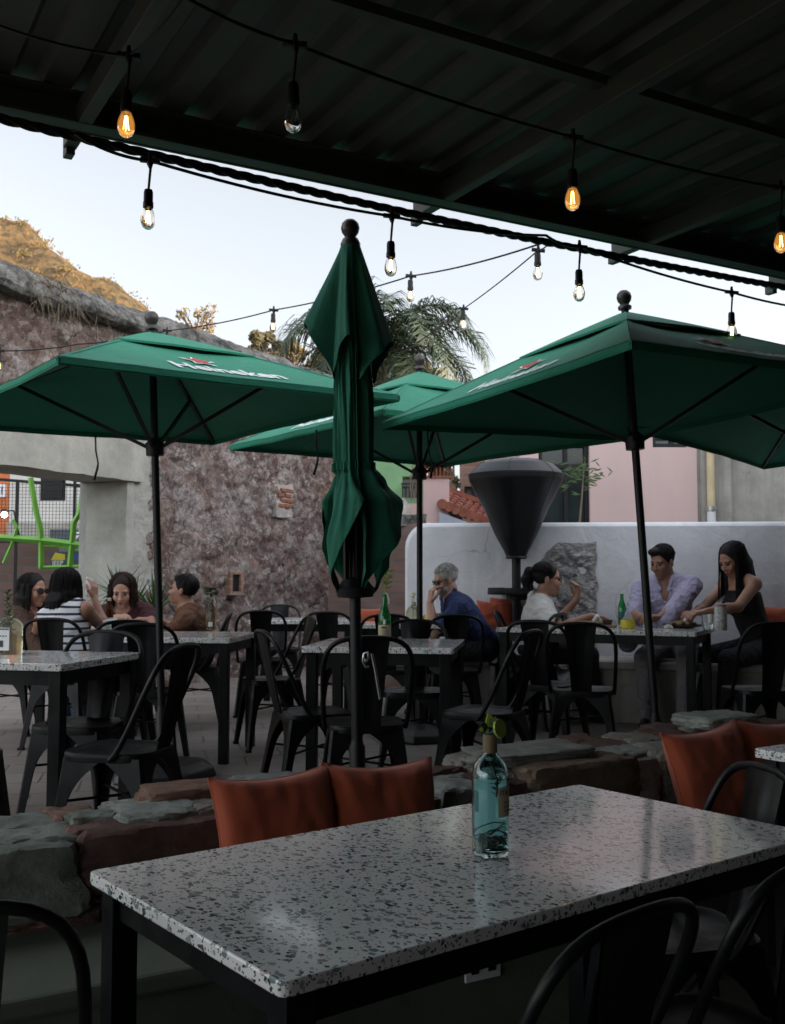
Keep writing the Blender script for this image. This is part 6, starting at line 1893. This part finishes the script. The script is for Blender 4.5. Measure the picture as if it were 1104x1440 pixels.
    for sd, (sh, el, wr, fd, pd, curl, sg) in ARM.items():
        S.cone(fr(sh), fr(el), up_r * 1.08, el_r, .035)
        md = el.lerp(wr, .32)
        S.cone(fr(el), fr(md), el_r, el_r * 1.06, .02); S.cone(fr(md), fr(wr), el_r * 1.06, wr_r, .02)
        # hand : palm of four rays, five fingers
        ac = pd.cross(fd).normalized() * (-sg)            # towards the thumb side
        hs = (.92 if female else 1.05) * s
        tips = []
        for j, (off, ln) in enumerate(((.030, .072), (.010, .080), (-.010, .075), (-.029, .058))):
            k0 = wr + fd * .018 * hs + ac * off * .55 * hs
            k1 = wr + fd * .092 * hs + ac * off * hs - pd * (.006 if j in (1, 2) else 0) * hs
            S.cone(fr(k0), fr(k1), .0145 * hs, .0120 * hs, .012)
            c = curl * (1 + .08 * j); pts = [k1]; d = fd
            for q, fr_ in ((.45, .45), (.8, .32), (.6, .25)):
                ang = c * q
                d = (d * math.cos(ang) + pd * math.sin(ang)).normalized()
                nx = d
                pts.append(pts[-1] + d * ln * fr_ * 1.15 * hs)
            S.chain([fr(p) for p in pts], [.0098 * hs, .0092 * hs, .0084 * hs, .0074 * hs], .004)
        t0 = wr + fd * .025 * hs + ac * .022 * hs + pd * .008 * hs; td = (fd * .72 + ac * .62 + pd * .35).normalized(); t1 = t0 + td * .045 * hs
        td2 = (fd * .9 + pd * .35 + ac * .05).normalized(); t2 = t1 + td2 * .030 * hs; t3 = t2 + td2 * .022 * hs
        S.chain([fr(t0), fr(t1), fr(t2), fr(t3)], [.0165 * hs, .0125 * hs, .0105 * hs, .0085 * hs], .008)
    for sg, (hp, kn, ank) in LEG.items():
        S.cone(fr(hp), fr(kn), .085 * s, .058 * s, .04); cf = kn.lerp(ank, .3)
        S.cone(fr(kn), fr(cf), .056 * s, .054 * s, .02); S.cone(fr(cf), fr(ank), .054 * s, .034 * s, .02)
        S.cone(fr(ank + V(0, 0, -.045) - f * .02), fr(ank + V(0, 0, -.055) + f * .13 * s), .034, .026, .02)
    np_obj('body', S.mesh(hvox), skin_m, root, origin=org)
    # ---------- clothes
    kind, mat, sleeve = top
    G = SDF(); torso(G, 0)
    for sd, (sh, el, wr, *_r) in ARM.items():
        if sleeve >= 2:
            G.cone(fr(sh), fr(el), up_r * 1.0, el_r * 1.04, .035); G.cone(fr(el), fr(el.lerp(wr, sleeve - 1.08)), el_r * 1.04, wr_r * 1.1, .02)
        elif sleeve > 0: G.cone(fr(sh), fr(sh.lerp(el, sleeve)), up_r * 1.16, up_r * 1.16, .035)
    if kind == 'halter': G.half(fr(T(0, 0, TL * .80)), fr((tu * .9 - tf * .42).normalized()))
    elif kind == 'tank':
        G.cut(fr(T(0, .03, TL + .02)), (.085 * s, .16 * s, .075 * s), RT)
        for sg in (-1, 1): G.cut(fr(T(sg * (shw + .055), .0, zs - .05)), (.075 * s, .13, .12 * s), RT)
    elif kind == 'shirt_open': G.cut(fr(T(0, .10, TL + .0)), (.040 * s, .09, .15 * s), RT); G.cut(fr(T(0, .0, TL + .04)), (.07 * s, .10, .05 * s), RT)
    else: G.cut(fr(T(0, .03, TL + .035)), (.078 * s, .10 * s, .062 * s), RT)
    G.half(fr(T(0, 0, -.03 if kind != 'dress' else -.16)), fr(-tu))
    vq = G.mesh(.007, .012 if kind != 'halter' else .009)
    if kind != 'halter':
        vv = vq[0]; ctr = np.array(fr(T(0, 0, TL * .5))); dd = vv - ctr; dd[:, 2] *= .2; dd /= np.maximum(1e-6, np.linalg.norm(dd, axis=1))[:, None]
        al = vv @ np.array(fr(tu)); ac_ = vv @ np.array(fr(tr)); af = vv @ np.array(fr(tf))
        w_ = np.sin(al * 46 + 3.2 * np.sin(ac_ * 19) + 2.0 * np.sin(af * 23)) * .5 + np.sin(al * 25 - ac_ * 31 + 1.4 * np.sin(af * 17 + 2)) * .5
        vq = (vv + dd * ((1 - np.abs(w_)) ** 2 * .0075)[:, None], vq[1])
    np_obj('top', vq, mat, root, origin=org)
    if kind in ('shirt_open', 'polo'):
        K = SDF()
        for sg in (-1, 1): K.chain([fr(T(sg * .035 * s, .10 * s, TL - .055 * s)), fr(T(sg * .062 * s, .045 * s, TL + .015)), fr(T(sg * .045 * s, -.055 * s, TL + .035))], [.016, .017, .017], .01)
        K.cone(fr(T(-.045 * s, -.055 * s, TL + .035)), fr(T(.045 * s, -.055 * s, TL + .035)), .017, .017, .01)
        np_obj('collar', K.mesh(.006), mat, root, origin=org)
    bk, bmat = bottom
    B = SDF(); B.ell(fr(T(0, -.01, .02)), (hip, .125 * s, .13 * s), RT, .05)
    for sg, (hp, kn, ank) in LEG.items():
        B.cone(fr(hp), fr(kn), .088 * s, .062 * s, .04)
        if bk == 'trousers': B.cone(fr(kn), fr(kn.lerp(ank, .96)), .062 * s, .050 * s, .02)
        elif bk == 'skirt': B.cone(fr(hp), fr(kn), .10 * s, .085 * s, .10)
    B.half((0, 0, pelvis.z + .10), (0, 0, 1))
    np_obj('trousers' if bk == 'trousers' else 'skirt', B.mesh(.009, .012), bmat, root, origin=org)
    for sg, (hp, kn, ank) in LEG.items():
        Q = SDF(); Q.cone(fr(ank + V(0, 0, -.045) - f * .025), fr(ank + V(0, 0, -.055) + f * .14 * s), .040, .033, .02); Q.cone(fr(ank + V(0, 0, -.045)), fr(ank + V(0, 0, -.01)), .042, .042, .02); Q.half((0, 0, .004), (0, 0, -1))
        np_obj('shoe', Q.mesh(.009), M['shoe'], root, origin=org)
    # ---------- hair
    K = SDF(); kinds = hair
    K.ell(fr(H(0, -.022, .036)), (.081 * HS, .097 * HS, .088 * HS), RH, .02)
    if 'short' in kinds:
        K.cut(fr(H(0, .085, -.035)), (.085 * HS, .075 * HS, .098 * HS), RH, .008); K.half(fr(H(0, 0, -.055)), fr(-(hu * .92 + hf * .30)))
        K.cut(fr(H(0, .075, .005)), (.060 * HS, .04 * HS, .058 * HS), RH, .008)
        if 'full' in kinds:
            K.ell(fr(H(.02, .045, .088)), (.05 * HS, .04 * HS, .03 * HS), RH, .02); K.ell(fr(H(0, -.06, .06)), (.07 * HS, .06 * HS, .065 * HS), RH, .02)
    else:
        K.cut(fr(H(0, .092, -.032)), (.062 * HS, .07 * HS, .095 * HS), RH, .010)
        K.cut(fr(H(0, .055, -.10)), (.058 * HS, .075 * HS, .10 * HS), RH, .010)
    if 'long' in kinds or 'bob' in kinds:
        ln = .33 if 'long' in kinds else .155
        for i in range(15):
            q = rad(-118 + 236 * i / 14); bx, by = math.sin(q) * .074, -.02 - math.cos(q) * .080
            a = H(bx, by, .035); b = H(bx * 1.12, by * 1.04 - .004, -.06)
            e = b + V(0, 0, -(ln - .06) * (1 - .10 * abs(math.sin(i * 2.3)))) * HS + (b - head) * .10 + V(0, 0, 0)
            # hair falls over the shoulders and stays outside the back
            if abs(bx) < .055: e = e - hf * .035
            K.chain([fr(a), fr(b), fr(b.lerp(e, .5) - hf * (.012 if abs(bx) < .05 else 0)), fr(e)], [.020 * HS, .024 * HS, .022 * HS, .009 * HS], .012)
    if 'curly' in kinds:
        rg = random.Random(5)
        for i in range(90):
            q = rg.uniform(-2.2, 2.2); z = rg.uniform(-.26, .02); rr = 1.0 + .22 * max(0, .02 - z) * 4
            K.ell(fr(H(math.sin(q) * .084 * rr, -.022 - math.cos(q) * .088, z)), (.022 * HS,) * 3, RH, .012)
    if 'pony' in kinds:
        K.chain([fr(H(0, -.10, .055)), fr(H(0, -.135, .045)), fr(H(.0, -.155, -.02)), fr(H(0, -.145, -.085))], [.022 * HS, .036 * HS, .040 * HS, .016 * HS], .012)
        rg = random.Random(9)
        for i in range(26): K.ell(fr(H(rg.uniform(-.03, .03), -.14 + rg.uniform(-.03, .03), rg.uniform(-.10, .06))), (.016 * HS,) * 3, RH, .010)
    ho = np_obj('hair', K.mesh(.0055), hair_m, root, origin=org)
    # strands lie over the hair and break its outline
    mb = MB(); rg = random.Random(len(label)); O = Vector(org)
    if 'short' in kinds:
        for i in range(150):
            q = rg.uniform(0, 2 * PI); front = math.cos(q)
            zl = .060 if front > .35 else (.0 if front > -.3 else -.045)
            a0_ = rg.uniform(.1, 1.1); pts = []
            for j in range(5):
                ph_a = a0_ + j * .16; z = .036 + math.cos(ph_a) * .094
                if z < zl: break
                rr = math.sin(ph_a) * (1.03 + rg.uniform(0, .05)); q += rg.uniform(-.06, .10)
                pts.append(H(math.sin(q) * .083 * rr, -.022 + math.cos(q) * .098 * rr, z + rg.uniform(-.002, .004)) - O)
            if len(pts) > 2: mb.tube(pts, [.0026] + [.0022] * (len(pts) - 2) + [.0008], 4, caps=False)
    else:
        ln = .33 if 'long' in kinds else .165 if 'bob' in kinds else .05
        for i in range(240):
            q = rg.uniform(-2.15, 2.15); k1 = 1.03 + rg.uniform(0, .08); wob = rg.uniform(-.01, .01); cu_ = .010 if 'curly' in kinds else .003
            pts = []
            for j in range(9):
                f_ = j / 8
                if f_ < .45:
                    an = f_ / .45 * 1.45; rr = math.sin(an) * k1; z = .036 + math.cos(an) * .092
                    pt = H(math.sin(q) * .083 * rr, -.022 - math.cos(q) * .098 * rr, z)
                else:
                    base_ = H(math.sin(q) * .087 * k1, -.022 - math.cos(q) * .100 * k1, .040)
                    pt = base_ + V(0, 0, -ln * (f_ - .45) / .55 * HS) + (base_ - head) * .18 * (f_ - .45)
                    if 'pony' in kinds: pt = base_.lerp(H(0, -.118, .05), (f_ - .45) / .55)
                pts.append(pt + hr * (wob * f_ + cu_ * math.sin(j * 2.3 + i)) - O)
            mb.tube(pts, [.0012, .0024, .0026, .0026, .0026, .0026, .0024, .002, .0008], 4, caps=False)
    mb.build('loose_strands', hair_m, ho, smooth=180)
    # ---------- face details
    mb = MB()
    for sg in (-1, 1): mb.ball(H(sg * .031, .082, .001) - Vector(org), .0105 * HS, 10, 8)
    ey = mb.build('eyes', M['eye'], root, smooth=180)
    mb = MB()
    for sg in (-1, 1): mb.tube([H(sg * .014, .084, .0165) - Vector(org), H(sg * .03, .0845, .022) - Vector(org), H(sg * .049, .071, .015) - Vector(org)], [.0035 * HS, .0035 * HS, .0018 * HS], 5)
    mb.build('eyebrows', hair_m if hair_m is not M['hair_white'] else M['hair_grey'], root, smooth=60)
    mb = MB(); mb.tube([H(-.022, .083, -.066) - Vector(org), H(-.008, .091, -.0615) - Vector(org), H(.008, .091, -.0615) - Vector(org), H(.022, .083, -.066) - Vector(org)], [.002, .0050 * HS, .0050 * HS, .002], 6); mb.tube([H(-.02, .083, -.069) - Vector(org), H(0, .090, -.0745) - Vector(org), H(.02, .083, -.069) - Vector(org)], [.002, .0062 * HS, .002], 6)
    mb.build('lips', M['lip'], root, smooth=60)
    if glasses:
        mb = MB(); gm, dark = glasses
        for sg in (-1, 1):
            c = H(sg * .033, .103, .000) - Vector(org)
            if dark:
                ring = [c + (hr * math.cos(q) * .029 + hu * math.sin(q) * .021 - hf * (.014 * max(0, sg * math.cos(q)))) * HS for q in [k * PI / 8 for k in range(16)]]
                mb.add(ring + [p - hf * .004 for p in ring], [tuple(range(16)), tuple(range(31, 15, -1))] + [(i, 16 + i, 16 + (i + 1) % 16, (i + 1) % 16) for i in range(16)])
            else:
                ring = [c + (hr * math.cos(q) * .026 + hu * math.sin(q) * .020 - hf * (.010 * max(0, sg * math.cos(q)))) * HS for q in [k * PI / 8 for k in range(16)]]
                mb.tube(ring, .0022, 5, closed=True)
            mb.tube([H(sg * .058, .088, .006) - Vector(org), H(sg * .078, .03, .008) - Vector(org), H(sg * .080, -.015, .004) - Vector(org)], .0028, 5)
        mb.tube([H(-.008, .106, .004) - Vector(org), H(.008, .106, .004) - Vector(org)], .0025, 5)
        mb.build('sunglasses' if dark else 'glasses', gm, root)
    if beard:
        Q = SDF(); Q.ell(fr(H(0, .030, -.062)), (.060 * HS, .064 * HS, .056 * HS), RH, .01); Q.ell(fr(H(0, .060, -.10)), (.030 * HS, .026 * HS, .022 * HS), RH, .02); Q.half(fr(H(0, .06, -.045)), fr((hu * .8 + hf * .35).normalized())); Q.cut(fr(H(0, .100, -.066)), (.024 * HS, .020 * HS, .014 * HS), RH, .005)
        np_obj('beard', Q.mesh(.005), beard, root, origin=org)
    return root

M['shoe'] = plain('shoe_leather', (.02, .017, .015), .4, .3)
M['eye'] = plain('eye', (.03, .022, .018), .15, .3)
M['lip'] = plain('lip', (.24, .075, .07), .45, .1)
M['skin_light'] = skin('skin_light', (.50, .295, .215)); M['skin_tan'] = skin('skin_tan', (.40, .215, .145)); M['skin_brown'] = skin('skin_brown', (.30, .155, .10))
M['hair_black'] = hairmat('hair_black', (.009, .007, .007)); M['hair_brown'] = hairmat('hair_brown', (.022, .010, .008)); M['hair_white'] = hairmat('hair_white', (.42, .41, .39)); M['hair_grey'] = hairmat('hair_grey', (.22, .21, .20))
M['denim'] = fabric('denim', (.055, .075, .13), (.10, .13, .20), 40)
M['dark_cloth'] = fabric('dark_cloth', (.014, .014, .017)); M['brown_cloth'] = fabric('brown_cloth', (.075, .035, .020)); M['rust_cloth'] = fabric('rust_cloth', (.15, .060, .028)); M['maroon_cloth'] = fabric('maroon_cloth', (.055, .010, .014))
M['polo_blue'] = fabric('polo_blue', (.018, .035, .125)); M['tee_white'] = fabric('tee_white', (.66, .64, .62), (.56, .55, .54)); M['lilac'] = fabric('lilac', (.44, .40, .56), (.38, .345, .50)); M['grey_trouser'] = fabric('grey_trouser', (.22, .20, .21)); M['black_dress'] = fabric('black_dress', (.010, .009, .011))
def stripes():
    n = NT('striped_knit'); s = n.sep(n.warp(.012, 6))
    w = n.math('FRACT', n.math('MULTIPLY', s[2], 21.0)); m = n.math('LESS_THAN', w, .34)
    n.bump(n.math('ADD', n.noise(9, 4), n.math('MULTIPLY', n.noise(420, 1), .1)), .4, .02)
    return n.set(Base_Color=n.mix(m, (.66, .66, .68), (.018, .018, .035)), Roughness=.85)
M['stripes'] = stripes()

# woman in the striped top, back to the viewer
person('woman in a navy and white striped sleeveless top seen from behind holding up a phone', P(96, 824, 7.18), 62, V(-2.17, 7.02, .53), 80, M['skin_tan'], M['hair_black'], ('bob',),
       {'R': (P(133, 842, 7.40), V(.45, -.3, -1), (-.1, .25, 1), (-.85, .4, .1), .8), 'L': (V(-2.36, 7.50, .80), V(-.6, -.6, -.5), (.3, 1, 0), (0, 0, -1), .5)}, ('tank', M['stripes'], 0), ('trousers', M['denim']), head_pitch=-4, hscale=1.02)
pn = P(126, 826, 7.50)
ph_ = thing('phone', 'white smartphone held up by the woman in the striped top', 'phone', pn)
ph_.rotation_euler = (rad(-12), rad(14), rad(62))
MB().box((0, 0, 0), (.072, .009, .145)).build('case', M['paper'], ph_, bevel=.004)
MB().box((0, .0051, 0), (.064, .0012, .132)).build('screen', M['dark_pane'], ph_)
person('woman in a dark brown top with long black hair and sunglasses at the left edge', P(47, 830, 7.55), -22, V(-2.80, 7.62, .52), 0, M['skin_tan'], M['hair_black'], ('long',),
       {'R': (V(-2.42, 7.44, .80), V(-.2, -.8, -.5), (1, .3, .05), (0, .1, -1), .6), 'L': (V(-2.40, 7.74, .80), V(-.3, .8, -.5), (1, -.3, .05), (0, .1, -1), .6)}, ('tee', M['brown_cloth'], 1.95), ('trousers', M['denim']), head_pitch=-4, glasses=(M['dark_pane'], True))
person('woman in a maroon top with curly dark hair looking down at her hands', P(172, 830, 8.02), -84, V(-2.06, 8.36, .53), -90, M['skin_light'], M['hair_brown'], ('curly', 'bob'),
       {'R': (P(164, 868, 7.80), V(-.9, .1, -.5), (.7, -.6, .1), (.1, .3, -1), .9), 'L': (P(178, 873, 7.82), V(.9, .1, -.5), (-.8, -.4, .05), (0, .3, -1), .9)}, ('tee', M['maroon_cloth'], .5), ('trousers', M['dark_cloth']), head_pitch=-22, hscale=1.05)
person('man in a rust brown shirt with short black hair turned to the left', P(257, 830, 7.95), 178, V(-1.50, 7.98, .52), 182, M['skin_tan'], M['hair_black'], ('short', 'full'),
       {'R': (V(-1.84, 8.12, .80), V(.2, .8, -.5), (-1, .1, 0), (0, 0, -1), .6), 'L': (V(-1.80, 7.80, .80), V(.3, -.6, -.7), (-1, .1, 0), (0, 0, -1), .6)}, ('tee', M['rust_cloth'], 1.95), ('trousers', M['dark_cloth']), female=False, head_pitch=10, hscale=.98)
# man in the blue polo
mh = P(626, 815, 8.30)
person('grey haired man in a blue polo shirt and sunglasses holding a hand to his mouth', mh, 200, V(.74, 8.45, .56), 190, M['skin_light'], M['hair_white'], ('short',),
       {'L': (mh + V(-.125, -.075, -.185), V(.5, -.4, -1), (.15, .05, 1), (.92, .38, .0), 1.55), 'R': (V(.34, 8.52, .80), V(.2, .8, -.6), (-.6, -.8, 0), (0, 0, -1), .6)}, ('polo', M['polo_blue'], .62), ('trousers', M['dark_cloth']), female=False, head_pitch=-16, glasses=(M['dark_pane'], True), beard=M['hair_white'], hscale=.98)
person('woman with a dark ponytail and glasses in a white shirt reaching across the table', P(770, 814, 8.12), -6, V(1.09, 8.24, .55), 2, M['skin_tan'], M['hair_black'], ('pony',),
       {'R': (P(832, 866, 7.75), V(-.2, -.8, -.5), (1, -.2, -.15), (0, -.1, -1), .7), 'L': (P(812, 842, 8.32), V(.5, .5, -1), (.05, -.1, 1), (-.8, -.3, 0), 1.1)}, ('tee', M['tee_white'], .55), ('trousers', M['dark_cloth']), head_pitch=-4, glasses=(M['dark_pane'], False), hscale=1.06)
person('man in a lilac shirt with short dark hair and stubble eating at the right table', P(931, 790, 8.02), 222, V(2.20, 8.17, .60), 246, M['skin_brown'], M['hair_black'], ('short', 'full'),
       {'R': (P(899, 866, 7.72), V(-.35, .1, -1), (.2, -1, .1), (.3, .1, -1), .9), 'L': (P(928, 868, 7.64), V(.45, .1, -1), (-.8, -.5, .1), (-.1, .2, -1), .9)}, ('shirt_open', M['lilac'], 1.9), ('trousers', M['grey_trouser']), female=False, head_pitch=-16, hscale=1.04)
person('woman in a dark sleeveless dress with long black hair leaning over her plate', P(1030, 787, 7.86), 205, V(2.80, 7.95, .58), 200, M['skin_tan'], M['hair_black'], ('long',),
       {'L': (P(993, 860, 7.52), V(.3, -.6, -.7), (-1, -.1, -.1), (0, .2, -1), .8), 'R': (P(975, 862, 7.75), V(-.1, .8, -.6), (-.8, -.6, 0), (0, .1, -1), .8)}, ('halter', M['black_dress'], 0), ('trousers', M['black_dress']), head_pitch=-26, hscale=1.06)
